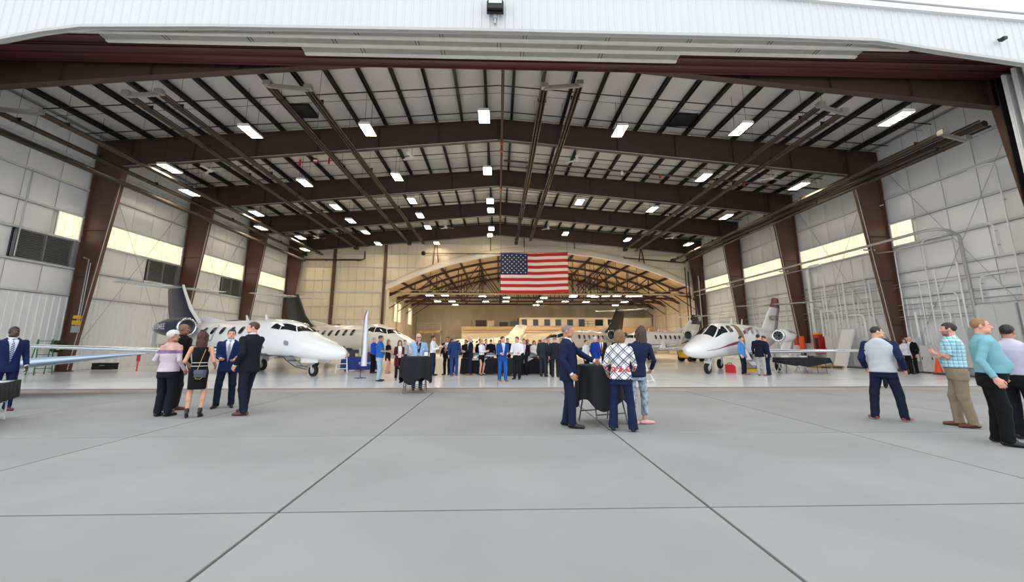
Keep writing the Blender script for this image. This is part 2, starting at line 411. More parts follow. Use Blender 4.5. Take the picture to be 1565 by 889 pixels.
TRACK_SHADE = mat('shaded_track_casing', '#a3a19d', .5, var=(3, .08))  # white casings given the grey of the soffit's shade
# white door track casings, each shorter than the one in front
for k, (ya, yb, xa, xb) in enumerate([(13.6, 13.96, -16.6, 15.6), (13.99, 14.43, -14.5, 13.9), (14.46, 14.93, -7.5, 7.0)]):
    mb = MB(); lip = .13
    mb.bb((xa, ya, 12.46), (xb, yb-lip, 12.56)); mb.bb((xa, ya, 12.44), (xa+.09, yb, 12.56)); mb.bb((xb-.09, ya, 12.44), (xb, yb, 12.56))
    t = struct('trim_%d' % (k+1), mb, TRACK_SHADE)
    m2 = MB(); m2.bb((xa, yb-lip, 12.39), (xb, yb, 12.56)); m2.build('track_lip', TRIMW, t)
    x = xa+2.2
    while x < xb-1:
        m2 = MB(); m2.bb((x, ya, 12.45), (x+.02, yb, 12.47)); m2.bb((x+.12, ya, 12.45), (x+.14, yb, 12.47)); m2.build('track_joint', JOINT, t); x += 3.05
# maroon header beams
for k, (y, z) in enumerate([(14.0, 12.62), (14.45, 12.55), (14.95, 12.5), (15.42, 12.5)]):
    mb = MB(); mb.bb((-24, y-.2, z), (24, y+.2, z+.025)); mb.bb((-24, y-.01, z), (24, y+.01, z+.5)); mb.bb((-24, y-.2, z+.48), (24, y+.2, z+.5)); mb.bb((-24, y+.17, z-.07), (24, y+.2, z))
    tag(mb.build('header_beam', MAROON), 'maroon steel beam running along the door header, %s row from outside' % ORD[k].replace('nearest', 'first'), 'beam', 'door header beams')
mb = MB(); mb.bb((-24, 15.6, 12.5), (24, 15.64, 14.6)); struct('trim_4', mb, MAROON)
mb = MB(); mb.bb((-24, 13.6, 13.2), (24, 15.6, 13.25)); struct('trim_5', mb, BROWN_D)
# folded door leaves at each side
DOORW = mat('white_door_leaf', '#dfe2e2', .4, var=(1, .05))
for s, sd in ((-1, 'left'), (1, 'right')):
    for k in range(3):
        y = 14.15+.45*k; mb = MB(); x0 = 20.4+.14*k
        mb.bb((s*x0, y, .02), (s*(x0+4), y+.1, 12.3)); d = struct('door_%d' % (1+k+(0 if s < 0 else 3)), mb, DOORW)
        for q in range(7):
            m2 = MB(); xx = x0+.02+q*.55; m2.bb((s*xx, y-.05, .05), (s*(xx+.1), y+.0, 12.25)); m2.build('door_rib', DOORW, d)
    mb = MB(); mb.bb((s*20.95, 15.55, 0), (s*23.3, 15.6, 12.4)); struct('trim_%d' % (6+(s > 0)), mb, BROWN_D)

# ------------------------------------------------------------------ end wall with the arch opening
AXC, AR, AZ = 5.0, 37.3, 11.5
AL, ARt = -12.4, 22.4
archz = lambda x: AZ-AR+math.sqrt(AR*AR-(x-AXC)**2)
rows = [0, 2.2, 3.98, 5.4, 6.93, 8.23, 9.69, 11.17, 12.4, 13.6]
mb = MB(); N = 46
xx = [-23.2+i*46.4/N for i in range(N+1)]
for a, b in zip(xx[:-1], xx[1:]):
    ins = AL <= (a+b)/2 <= ARt
    za, zb = (archz(max(AL, min(ARt, a)))+.1, archz(max(AL, min(ARt, b)))+.1) if ins else (0, 0)
    mb.add([(a, YE+.06, za), (b, YE+.06, zb), (b, YE+.06, roofz(b)+.1), (a, YE+.06, roofz(a)+.1)], [(0, 1, 2, 3)])
    mb.add([(a, YE+.26, za), (b, YE+.26, zb), (b, YE+.26, roofz(b)+.1), (a, YE+.26, roofz(a)+.1)], [(3, 2, 1, 0)])
WB = struct('wall_back', mb, CREAMW)
def clip_panels(xa, xb):
    for za, zb in zip(rows[:-1], rows[1:]):
        def bz(x): return max(za, archz(min(ARt, max(AL, x)))+.12) if AL < (xa+xb)/2 < ARt else za
        p = [(xa, bz(xa)), (xb, bz(xb)), (xb, min(zb, gtop(xb))), (xa, min(zb, gtop(xa)))]
        if p[3][1]-p[0][1] < .1 and p[2][1]-p[1][1] < .1: continue
        p = [(x, max(z, min(q[1] for q in p))) for (x, z), q in zip(p, p)]
        p[2] = (p[2][0], max(p[2][1], p[1][1]+.01)); p[3] = (p[3][0], max(p[3][1], p[0][1]+.01))
        cx, cz = sum(q[0] for q in p)/4, sum(q[1] for q in p)/4
        inn = [(cx+(x-cx)*.965, cz+(z-cz)*.97) for x, z in p]; p = [(cx+(x-cx)*.99, cz+(z-cz)*.985) for x, z in p]
        m2 = MB(); vs = [(x, YE+.04, z) for x, z in p]+[(x, YE+.01, z) for x, z in inn]
        m2.add(vs, [(0, 1, 5, 4), (1, 2, 6, 5), (2, 3, 7, 6), (3, 0, 4, 7), (4, 5, 6, 7)], 0, False); m2.build('endwall_panel', CREAMW, WB)
x = -23.0
while x < 23: clip_panels(x, x+.92); x += .92
for z in rows[1:]:
    if z < archz(AL):
        for a, b in ((-22.9, AL-.1), (ARt+.1, 22.9)):
            m2 = MB(); m2.bb((a, YE-.12, z-.05), (b, YE+.02, z+.04)); m2.build('girt', GIRT, WB)
    else:
        w = math.sqrt(max(0, AR*AR-(z-AZ+AR)**2)) if z < AZ else 0
        segs = [(-22.9, AXC-w-.3), (AXC+w+.3, 22.9)] if w else [(-20, 20)]
        if z > 12.5: segs = [(-9, 9)]
        for a, b in segs:
            if b-a > .5: m2 = MB(); m2.bb((a, YE-.1, z-.03), (b, YE+.02, z+.02)); m2.build('girt', GIRT, WB)
for x in (-18.1, -12.55):
    m2 = MB(); m2.bb((x-.14, YE-.3, 0), (x+.14, YE-.28, gbot(x)+.2)); m2.bb((x-.01, YE-.3, 0), (x+.01, YE-.02, gbot(x)+.2)); m2.bb((x-.14, YE-.05, 0), (x+.14, YE-.03, gbot(x)+.2)); m2.build('wind_column', BROWN, WB)
for x in (-7.3, -6.7, -.9, 2.9, 8.6, 15.9, 16.5):
    zt = gbot(x)+.1; m2 = MB(); m2.beam((x, YE-.2, archz(x)+.6), (x+(.25 if x in (-7.3, 15.9) else (-.25 if x in (-6.7, 16.5) else 0)), YE-.2, zt), .14, .1); m2.build('wind_brace', BROWN, WB)
pts = [AL+(ARt-AL)*i/40 for i in range(41)]
mb = MB(); mb.loft([[(x, YE-.12, archz(x)-.02), (x, YE-.12, archz(x)+.42), (x, YE+.3, archz(x)+.42), (x, YE+.3, archz(x)-.02)] for x in pts], True, 0, False)
mb.build('arch_trim', mat('white_arch_trim', '#e6e1d6', .45), WB)
mb = MB(); mb.tube([(x, YE-.18, archz(x)+.72-.12*abs(x-AXC)/17) for x in pts], .03, 5); mb.build('arch_pipe', GALV, WB)
mb = MB(); mb.bb((AL-.12, YE-.1, 0), (AL+.12, YE+.3, archz(AL))); mb.bb((ARt-.12, YE-.1, 0), (ARt+.12, YE+.3, archz(ARt))); mb.build('arch_jamb', mat('cream_jamb', '#b9ac95', .5), WB)
mb = MB(); mb.bb((AL+1.2, YE+.3, 6.75), (ARt, YE+.5, 6.9)); mb.bb((AL+1.2, YE+.3, 7.15), (ARt, YE+.36, 7.2)); mb.beam((AL, YE+.4, 6.0), (AL+1.3, YE+.4, 6.85), .2, .14)
mb.build('opening_track', mat('pale_track', '#b2a488', .5), WB)

# ------------------------------------------------------------------ the older hangar beyond the arch
YB = 69.0; HL, HR = -12.9, 23.6
vz = lambda x: AZ+.15-AR+math.sqrt(AR*AR-(x-AXC)**2)
BF = [47.3, 52.7, 58.1, 63.5, 69.0]
mb = MB(); ptsv = [HL+(HR-HL)*i/28 for i in range(29)]
mb.loft([[(x, y, vz(x)+.25) for x in ptsv] for y in (47.3, 69.2)], False, 0, False, closed=False)
VAULT = struct('ceiling.001', mb, TAN)
nv = 17; vx = [HL+(HR-HL)*i/nv for i in range(nv+1)]
for (ya, yb) in zip(BF[:-1], BF[1:]):
    for h in range(2):
        y1, y2 = ya+(yb-ya)*h/2, ya+(yb-ya)*(h+1)/2
        for a, b in zip(vx[:-1], vx[1:]):
            m2 = MB(); m2.grid(lambda u, v: (a+.02+(b-a-.04)*u, y1+.02+(y2-y1-.04)*v, vz(a+(b-a)*u)+.06-.06*4*u*(1-u)*4*v*(1-v)), 3, 3); m2.build('vault_panel', TAN, VAULT)
for x in vx[1:-1]:
    m2 = MB(); m2.bb((x-.11, 47.35, vz(x)-.2), (x+.11, 68.9, vz(x)+.02)); m2.build('purlin', RUST, VAULT)
for n, y in enumerate([50.0, 54.6, 59.2, 63.8]):
    t = thing('bow_truss', 'rusty brown bow truss of the old hangar vault, %s behind the arch' % ORD[n], 'truss', (0, y, 0), 0, 'bow trusses of the old hangar')
    mb = MB(); mb.tube([(x, 0, vz(x)-.28) for x in ptsv], .15, 5, smooth=False); mb.build('top_chord', RUST, t)
    mb = MB(); mb.bb((HL+.02, -.1, 7.02), (HR-.02, .1, 7.24)); mb.build('bottom_chord', RUST, t)
    px = [HL+.6+(HR-HL-1.2)*i/14 for i in range(15)]
    for i in range(14):
        for a, b in (((px[i], 7.2), (px[i+1], vz(px[i+1])-.28)) if i % 2 else ((px[i], vz(px[i])-.28), (px[i+1], 7.2)),) + ((((px[i+1], 7.2), (px[i+1], vz(px[i+1])-.28)),)):
            if abs(a[1]-b[1]) > .25: m2 = MB(); m2.beam((a[0], 0, a[1]), (b[0], 0, b[1]), .1, .1); m2.build('web_member', RUST, t)
    for s, x in ((1, HL+.1), (-1, HR-.1)):
        m2 = MB(); m2.bb((x-.12, -.12, 0), (x+.12, .12, vz(x)-.2)); m2.build('post', mat('pale_post', '#b5aa97', .6), t)
        m2 = MB(); m2.beam((x, 0, 5.3), (x+s*2.6, 0, 7.1), .09, .09); m2.build('knee_brace', RUST, t)
def old_wall(name, P, fn, n, rowsz):
    w = struct(name, P, OLDW)
    for i in range(n):
        for za, zb in zip(rowsz[:-1], rowsz[1:]):
            m2 = MB(); m2.add(fn(i/n+.004, (i+1)/n-.004, za+.03, zb-.03), [(0, 1, 2, 3)]); m2.build('old_wall_panel', OLDW, w)
    return w
r3 = [0, 1.8, 3.6, 5.3, 6.8, 7.6]
mb = MB(); mb.bb((HL-1, YB+.05, 0), (HR+1, YB+.25, 12.0)); W3 = old_wall('wall_back.001', mb, lambda u, v, a, b: [(HL+(HR-HL)*u, YB, a), (HL+(HR-HL)*v, YB, a), (HL+(HR-HL)*v, YB, b), (HL+(HR-HL)*u, YB, b)], 26, r3)
mb = MB(); mb.bb((HL-.25, 47.4, 0), (HL-.05, YB+.2, 7.9)); old_wall('wall_left.001', mb, lambda u, v, a, b: [(HL, 47.4+21.6*u, a), (HL, 47.4+21.6*v, a), (HL, 47.4+21.6*v, b), (HL, 47.4+21.6*u, b)], 12, r3)
mb = MB(); mb.bb((HR+.05, 47.4, 0), (HR+.25, YB+.2, 7.9)); W4 = old_wall('wall_right.001', mb, lambda u, v, a, b: [(HR, 47.4+21.6*v, a), (HR, 47.4+21.6*u, a), (HR, 47.4+21.6*u, b), (HR, 47.4+21.6*v, b)], 12, r3)
for z in r3[1:5]:
    m2 = MB(); m2.bb((HR-.08, 47.5, z-.04), (HR+.02, YB, z+.04)); m2.build('girt', mat('pale_old_girt', '#b0a48e', .6), W4)
for k, (ya, yb) in enumerate(((53.2, 56.6), (61.5, 64.5))):
    mb = MB(); mb.bb((HL-.02, ya-.1, 4.0), (HL+.08, yb+.1, 6.5)); wn = struct('window_%d' % (9+k), mb, mat('pale_frame', '#c2b496', .5))
    for q in range(4):
        m2 = MB(); d = (yb-ya)/4; m2.bb((HL+.08, ya+q*d+.05, 4.1), (HL+.1, ya+(q+1)*d-.05, 6.4)); m2.build('pane', SKY, wn)
mb = MB()
for k in range(26): mb.bb((-8.0, YB-.12, .02+k*.135), (-5.6, YB-.06, .14+k*.135))
dr = struct('door_7', mb, mat('cream_roller_door', '#c6b89c', .5))
# office block along the old back wall
OFC = mat('cream_office_wall', '#d3c8ae', .6, var=(.5, .06)); OFT = mat('tan_office_band', '#c4a57a', .6, var=(.8, .08)); WIN = mat('dark_window_glass', '#1c2228', .15)
OF = thing('office_block', 'cream two-storey office block with dark windows along the old back wall', 'office', (0, 64, 0))
mb = MB(); mb.bb((-5.4, .2, 0), (23.4, 4.6, 3.0)); mb.build('ground_storey', OFC, OF)
mb = MB(); mb.bb((-5.4, .0, 3.0), (23.4, 4.6, 3.85)); mb.build('balcony_band', OFT, OF)
mb = MB(); mb.bb((3.2, .6, 3.85), (23.4, 4.6, 5.1)); mb.bb((3.1, .5, 5.1), (23.4, 4.6, 5.2)); mb.build('upper_storey', OFC, OF)
mb = MB(); mb.bb((-5.2, -.02, 3.28), (9, .01, 3.34)); mb.build('pipe_line', BROWN_D, OF)
for pa, pb in ((797, 805), (814, 822), (831, 840), (848, 857), (866, 875), (909, 921), (928, 937)):
    a, b = (pa-761)/650*64.6, (pb-761)/650*64.6; m2 = MB(); z0, z1 = 4.0, 4.95
    m2.bb((a-.06, .5, z0-.06), (b+.06, .62, z0)); m2.bb((a-.06, .5, z1), (b+.06, .62, z1+.06)); m2.bb((a-.06, .5, z0), (a, .62, z1)); m2.bb((b, .5, z0), (b+.06, .62, z1)); f = m2.build('window_frame', OFC, OF)
    m2 = MB(); m2.bb((a, .56, z0), (b, .6, z1)); m2.build('pane', WIN, f)
m2 = MB(); m2.bb((12.2, .55, 3.85), (13.1, .6, 4.98)); m2.build('office_door', mat('blue_office_door', '#27405c', .5), OF)
for x in (-3.9, -2.6, 12.4, 13.5, 14.6):
    m2 = MB(); m2.bb((x-.03, .05, 3.85), (x+.03, .1, 4.7)); m2.build('rail_post', RUST, OF)
m2 = MB(); m2.bb((12.4, .05, 4.65), (14.6, .1, 4.7)); m2.bb((12.4, .05, 4.25), (14.6, .1, 4.3)); m2.build('handrail', RUST, OF)
for i, (x, c, w, h) in enumerate(((-3.4, RUST, 1.6, 1.1), (-1.6, OFC, 1.0, 1.0), (.2, BROWN_D, 1.3, .8), (1.9, mat('teal_crate', '#3e5a55', .6), 1.4, .9))):
    mb = MB(); mb.bb((x, 65, 3.85), (x+w, 65.9, 3.85+h*.82)); mb.bb((x+.08, 64.98, 3.95), (x+w-.08, 65, 3.75+h*.8)); mb.bb((x-.03, 64.97, 3.85+h*.82), (x+w+.03, 65.93, 3.85+h*.88))
    tag(mb.build('storage_box', c), ('rusty brown crate stored on the office roof terrace, far left', 'cream box stored on the office roof terrace, second from left', 'dark box stored on the office roof terrace, third from left', 'teal crate stored on the office roof terrace beside the upper storey')[i], 'crate', 'crates on the office terrace')
# stair platform left of the roller door
t = thing('stair_platform', 'raised timber stair platform with railings left of the roller door', 'platform', (-11.2, 66.5, 0))
mb = MB(); mb.bb((-1.2, -.8, 2.9), (2.6, .8, 3.3)); mb.build('deck', OFT, t)
for x in (-1.1, .1, 1.3, 2.5):
    m2 = MB(); m2.bb((x-.05, -.8, 0), (x+.05, -.7, 4.4)); m2.build('post', OFC, t)
m2 = MB()
for z in (3.7, 4.05, 4.4): m2.bb((-1.2, -.8, z-.04), (2.6, -.74, z+.04))
m2.build('handrail', OFC, t)

# ------------------------------------------------------------------ lamps
def lamp_proto():
    t = thing('high_bay_light', 'x', 'light')
    mb = MB(); mb.prism([(-.3, 0), (.3, 0), (.24, .1), (-.24, .1)], 'Y', -.65, .65); mb.build('housing', LAMPB, t, (0, 0, 0))
    mb = MB(); mb.bb((-.27, -.62, -.012), (.27, .62, -.002)); mb.build('diffuser', DIFF, t)
    mb = MB()
    for k in range(1, 8): mb.bb((-.27, -.62+k*.155-.006, -.035), (.27, -.62+k*.155+.006, -.01))
    mb.bb((-.29, -.64, -.04), (-.27, .64, 0)); mb.bb((.27, -.64, -.04), (.29, .64, 0)); mb.bb((-.29, -.64, -.04), (.29, -.62, 0)); mb.bb((-.29, .62, -.04), (.29, .64, 0)); mb.build('louver_grid', LAMPB, t)
    return t
lamps = [(-12.4, 20.04, 11.82), (-18.7, 23.39, 11.22), (-20.13, 27.04, 11.09), (-6.83, 20.66, 12.35), (-12.73, 26.87, 11.79), (-6.79, 27.06, 12.35), (-0.78, 20.17, 12.93), (-0.78, 27.23, 12.93), (6.32, 20.46, 12.4), (11.94, 19.07, 11.87), (17.7, 16.9, 11.32), (12.96, 25.08, 11.77), (18.94, 24.9, 11.2), (6.37, 31.9, 12.39), (12.13, 31.9, 11.85), (18.02, 31.9, 11.29), (-18.57, 32.0, 11.24), (-20.21, 35.7, 11.08), (-12.58, 31.95, 11.8), (-12.72, 35.71, 11.79), (-6.76, 31.95, 12.36), (-6.84, 35.82, 12.35), (-0.72, 33.49, 12.93), (-0.7, 35.96, 12.93), (-6.78, 39.68, 12.36), (-12.63, 39.6, 11.8), (-18.67, 39.6, 11.23), (-20.27, 44.21, 11.07), (-12.74, 44.32, 11.79), (-0.74, 42.07, 12.93), (-0.92, 44.7, 12.91), (6.78, 41.73, 12.36), (13.08, 41.6, 11.76), (19.05, 41.02, 11.19), (-6.78, 45.6, 12.2)]
lamps.sort(key=lambda p: (round(p[1]/4.2), p[0]))
proto = lamp_proto(); rown = {}
rows_l = sorted(set(round(p[1]/4.2) for p in lamps))
wd = ['first', 'second', 'third', 'fourth', 'fifth', 'sixth', 'seventh', 'eighth']
for i, p in enumerate(lamps):
    r = rows_l.index(round(p[1]/4.2)); k = rown.get(r, 0); rown[r] = k+1
    lab = 'lit rectangular ceiling light, %s from the left in the %s row from the door' % (wd[k], wd[r])
    t = proto if i == 0 else dup(proto, p)
    t.location = p; t['label'] = lab; t['group'] = 'hanging ceiling lights'
    for dy in (-.5, .5): mb = MB(); mb.tube([(0, dy, .1), (0, dy, roofz(p[0])-p[2])], .01, 4); mb.build('hanger', BLACKP, t)
def old_lamp():
    t = thing('high_bay_light', 'x', 'light'); mb = MB(); mb.prism([(-.42, 0), (.42, 0), (.33, .12), (-.33, .12)], 'Y', -.32, .32); mb.build('housing', LAMPB, t)
    mb = MB(); mb.bb((-.38, -.29, -.02), (.38, .29, -.003)); mb.build('diffuser', DIFF2, t); return t
pxs = [(644, 444), (657, 453), (680, 453), (668, 461), (690, 461), (696, 467), (737, 454), (742, 462), (774, 455), (773, 461), (832, 455), (825, 461), (819, 467), (876, 454), (865, 461), (888, 446), (910, 454), (927, 453), (915, 447), (896, 462), (964, 453), (958, 461), (941, 467), (959, 447), (1000, 445)]
p0 = None
zones = ['left', 'middle', 'right']
cnt = {}
for (x, y) in sorted(pxs, key=lambda q: q[1]*1000+q[0]):
    Y = (6.75-1.48)/((523.5-y)/650*1.0); X = (x-761)/650*Y; Y = max(48.3, min(Y, 66)); Y += .62*any(abs(Y-q) < .45 for q in (50.0, 54.6, 59.2, 63.8))
    zn = zones[0 if X < -2 else (1 if X < 10 else 2)]; cnt[zn] = cnt.get(zn, 0)+1
    lab = 'lit lamp under the old hangar vault, %s side, %s counted from the arch' % (zn, (wd+['ninth', 'tenth', 'eleventh', 'twelfth'])[cnt[zn]-1])
    if p0 is None: p0 = t = old_lamp(); t.location = (X, Y, 6.75)
    else: t = dup(p0, (X, Y, 6.75))
    t['label'] = lab; t['group'] = 'lamps in the old hangar'; mb = MB(); mb.bb((-.02, -.02, .12), (.02, .02, vz(X)-6.75)); mb.build('hanger', BLACKP, t)

# ------------------------------------------------------------------ radiant tube heaters
HCAP = mat('bright_heater_cap', '#a5a19b', .3, .6)
heaters = [('far left, above the left wall', -21.0, -18.9, 10.95, 10.75), ('second from left', -15.5, -14.2, 11.62, 11.72), ('third from left', -9.8, -8.1, 12.2, 12.05), ('just right of the ridge', 1.95, 3.48, 12.33, 12.49), ('second from right', 14.1, 15.1, 11.68, 11.4), ('far right, above the right wall', 19.4, 20.4, 10.45, 10.2)]
for lab, xa, xb, za, zb in heaters:
    t = thing('radiant_heater', 'long rusty U-shaped tube heater with reflector under the roof, '+lab, 'heater', ((xa+xb)/2, 16.5, (za+zb)/2), 0, 'radiant tube heaters')
    w = (xb-xa)/2; dz = (zb-za)/2
    for s in (-1, 1):
        z = s*dz
        mb = MB(); mb.tube([(s*w, .1, z), (s*w, 29, z)], .055, 8); mb.build('heater_tube', HEAT, t)
        mb = MB(); P = [(-.15, -.03), (-.07, .11), (.07, .11), (.15, -.03), (.12, -.03), (.06, .09), (-.06, .09), (-.12, -.03)]
        mb.loft([[(s*w+a, y, z+b) for a, b in P] for y in (.25, 29)], True, 0, False); mb.build('reflector', HEAT, t)
        for q in (-1, 1): m2 = MB(); m2.beam((s*w+q*.145, .25, z-.035), (s*w+q*.145, 29, z-.035), .03, .015); m2.build('edge_highlight', mat('heater_edge_highlight', '#75654f', .4, .5), t)  # paler strips paint the thin highlights along the reflector edges
        mb = MB(); mb.box((s*w, .1, z+.05), (.3, .26, .2)); mb.build('end_cap', HCAP, t)
        for k in range(8):
            y = 1.2+k*3.8; m2 = MB(); m2.tube([(s*w, y, z+.13), (s*w, y, roofz((xa+xb)/2+s*w)-(za+zb)/2)], .008, 4); m2.bb((s*w-.2, y-.015, z-.05), (s*w+.2, y+.015, z+.15)); m2.build('hanger', BLACKP, t)
    mb = MB(); mb.beam((-w, .15, -dz+.02), (w, .15, dz+.02), .11, .11); mb.beam((-w, .12, -dz-.1), (w, .12, dz-.1), .1, .04); mb.build('return_bend', HCAP, t)
    mb = MB(); mb.box((-w, 29.3, -dz), (.35, .6, .35)); mb.build('burner_box', BLACKP, t)

# ------------------------------------------------------------------ ceiling fans
FANW = mat('white_fan', '#dcdad5', .4)
def fan():
    t = thing('ceiling_fan', 'x', 'fan')
    mb = MB(); mb.tube([(0, 0, .1), (0, 0, 1.0)], .03, 6); mb.build('rod', FANW, t)
    mb = MB(); mb.lathe([(.02, .16), (.13, .13), (.15, .03), (.1, -.05), (.01, -.07)], n=12); mb.build('motor', FANW, t)
    for k in range(3):
        a = 2*PI*k/3+.4; c, s = math.cos(a), math.sin(a); mb = MB(); R = [(.12, -.06), (.75, -.085), (.75, .085), (.12, .06)]
        top = [(r*c-q*s, r*s+q*c, .03+.03*(q > 0)) for r, q in R]; mb.loft([[(x, y, z-.012) for x, y, z in top], top], True, 0, False); mb.build('blade', FANW, t)
    return t
f0 = fan()
for i, (x, y, z, lab) in enumerate([(-5.42, 24.9, 12.75, 'left of the ridge in the near row'), (-17.5, 24.9, 11.7, 'over the left side in the near row'), (4.9, 25.0, 12.75, 'right of the ridge in the near row'), (17.3, 25.0, 11.7, 'over the right side in the near row'), (-17.8, 41.3, 11.6, 'over the left side in the far row'), (-5.2, 41.2, 12.7, 'left of the ridge in the far row'), (5, 41.2, 12.7, 'right of the ridge in the far row'), (17.3, 40.6, 11.7, 'over the right side in the far row')]):
    t = f0 if i == 0 else dup(f0, (x, y, z)); t.location = (x, y, z); t['label'] = 'white three-bladed ceiling fan hanging '+lab; t['group'] = 'ceiling fans'

# ------------------------------------------------------------------ roof pipes and small fittings
t = thing('ridge_pipe', 'rusty brown pipe hanging along the middle of the roof', 'pipe', (.15, 0, 13.05))
mb = MB(); mb.tube([(0, 16, 0), (0, 45, 0)], .07, 8); mb.build('pipe', mat('rusty_pipe', '#54382c', .6, var=(3, .3)), t)
for y in (23.2, 24.2, 30.8, 38.4):
    m2 = MB(); m2.tube([(0, y, 0), (0, y+.2, 0)], .11, 8); m2.build('orange_band', mat('orange_band', '#c8542c', .5), t)
m2 = MB()
for y in (18, 21, 26, 29, 34, 37, 42): m2.tube([(0, y, .05), (0, y, 1.75)], .012, 4)
m2.build('hanger', BLACKP, t)
t = thing('cross_pipe', 'brown pipe crossing the right half of the second roof bay', 'pipe', (0, 25.9, 0)); mb = MB(); mb.tube([(.3, 0, 13.1), (21.5, 0, 11.35)], .06, 6); mb.build('pipe', MATS['rusty_pipe'], t)
for x, c in ((8, WHITE), (10.5, mat('red_fitting', '#b3282a', .4)), (16, MATS['red_fitting'])):
    m2 = MB(); m2.lathe([(.01, -.16), (.08, -.12), (.09, .05), (.03, .12)], (x, -.05, 13.1-.0825*x-.1), 8); m2.build('valve', c, t)
for i, (sx_, z, lab) in enumerate(((-22.0, 10.75, 'left'), (22.0, 10.75, 'right'))):
    t = thing('eave_pipe', 'thick dark pipe run along the top of the %s wall' % lab, 'pipe', (sx_*.95 if sx_ > 0 else -20.98, 0, z if sx_ > 0 else 10.2))
    mb = MB(); mb.tube([(0, 16.2, 0), (0, 45.6, 0)], .15, 8); mb.build('pipe', HEAT, t)
    mb = MB(); mb.tube([(.22, 16.2, -.12), (.22, 45.6, -.12)], .05, 6); mb.tube([(-.22, 16.2, .12), (-.22, 45.6, .12)], .04, 6); mb.build('side_pipe', BLACKP, t)
    for k in range(15): mb = MB(); mb.bb((-.25, 17+k*2-.015, .1), (.27, 17+k*2+.015, .13)); mb.bb((-.01, 17+k*2-.015, .1), (.01, 17+k*2+.015, .2)); mb.build('pipe_clamp', GALV, t)
for x, y, lab in ((-10.8, 21.7, 'left'), (10.45, 22.0, 'right')):
    t = thing('roof_vent', 'dark square vent opening in the front roof bay, %s of the ridge' % lab, 'vent', (x, y, roofz(x)-.02)); mb = MB(); mb.bb((-.62, -.62, -.1), (.62, .62, .02)); mb.build('opening', DARK, t)
    mb = MB(); 
    for a in (-.62, .58): mb.bb((a, -.62, -.14), (a+.05, .62, -.1)); mb.bb((-.62, a, -.14), (.62, a+.05, -.1))
    mb.build('vent_frame', BLACKP, t)
# red-and-white obstruction markers under the second girder
for i, (x, y, z) in enumerate(((-11.9, 24.3, 12.05), (-11.0, 24.3, 12.2), (-10.2, 24.3, 12.2))):
    t = thing('hanging_marker', ('small red tag', 'round red and white sign', 'small red tag')[i]+' hanging below the second girder, '+('left', 'middle', 'right')[i]+' of three', 'marker', (x, y, z))
    mb = MB(); mb.lathe([(.01, -.02), (.16, -.02), (.16, .02), (.01, .02)], n=14, axis='Y') if i == 1 else mb.bb((-.05, -.03, -.2), (.05, .03, .2)); mb.build('disc' if i == 1 else 'tag', MATS['red_fitting'], t)
    if i == 1: m2 = MB(); m2.bb((-.12, -.03, -.04), (.12, -.02, .05)); m2.build('white_bar', WHITE, t)
    m2 = MB(); m2.tube([(0, 0, .2 if i != 1 else .16), (0, 0, roofz(x)-z)], .008, 4); m2.build('cord', BLACKP, t)
# floodlight on the fascia
t = thing('floodlight', 'black floodlight fixed to the white fascia above the door', 'light', (-.17, 13.38, 13.25))
mb = MB(); mb.bb((-.27, -.35, -.2), (.27, -.1, .35)); mb.build('housing', BLACKP, t)
m2 = MB(); m2.bb((-.23, -.37, -.02), (.23, -.34, .3)); m2.build('lens', mat('floodlight_lens', '#c9d6c9', .2), t)
m2 = MB(); m2.bb((-.3, -.2, -.24), (-.27, -.12, .2)); m2.bb((.27, -.2, -.24), (.3, -.12, .2)); m2.bb((-.3, -.2, -.26), (.3, -.1, -.22)); m2.build('yoke', BLACKP, t)
m2 = MB(); m2.bb((-.06, -.12, -.4), (.06, .0, -.2)); m2.bb((-.03, -.1, -.6), (.03, 0, -.4)); m2.build('bracket', GALV, t)
t = thing('security_camera', 'small black security camera on the right part of the fascia', 'camera', (18.5, 13.38, 12.45)); mb = MB(); mb.bb((-.07, -.24, -.05), (.07, -.05, .05)); mb.build('body', BLACKP, t); m2 = MB(); m2.tube([(0, -.06, 0), (0, 0, .1)], .03, 6); m2.build('bracket', BLACKP, t)

# ------------------------------------------------------------------ the flag
FR_, FWt, FBl = mat('flag_red', '#c8202f', .7), mat('flag_white', '#f0ece8', .7), mat('flag_blue', '#1f2f5c', .7)
t = thing('flag', 'large flag with red and white stripes and starred blue canton hanging high', 'flag', (.24, 45.4, 6.68))
fw, fh = 7.34, 4.4
wave = lambda x, z: .07*math.sin(x*1.7+z*.4)+.04*math.sin(x*3.3+1)
sag = lambda x: -.12*math.sin(PI*x/fw)*.6+.1*(x/fw)
for k in range(13):
    z1 = fh-k*fh/13; z0 = z1-fh/13; xa = fw*.4 if k < 7 else 0
    mb = MB(); mb.grid(lambda u, v: (xa+(fw-xa)*u, wave(xa+(fw-xa)*u, z0+(z1-z0)*v), z0+(z1-z0)*v+sag(xa+(fw-xa)*u)), 24, 2); mb.build('stripe', FR_ if k % 2 == 0 else FWt, t)
cw, ch = fw*.4, fh*7/13
mb = MB(); mb.grid(lambda u, v: (cw*u, wave(cw*u, fh-ch+ch*v), fh-ch+ch*v+sag(cw*u)), 12, 8); mb.build('canton', FBl, t)
star = MB()
sp = [((.1 if i % 2 == 0 else .04)*math.sin(i*PI/5), 0, (.1 if i % 2 == 0 else .04)*math.cos(i*PI/5)) for i in range(10)]
star.add(sp, [tuple(reversed(range(10)))]); stm = star.mesh('star', FWt)
for r in range(9):
    for c in range(6 if r % 2 == 0 else 5):
        x = cw*((2*c+1+(r % 2))/12); z = fh-ch*(r+1)/10
        obj('star', stm, t, (x, wave(x, z)-.03, z+sag(x)))
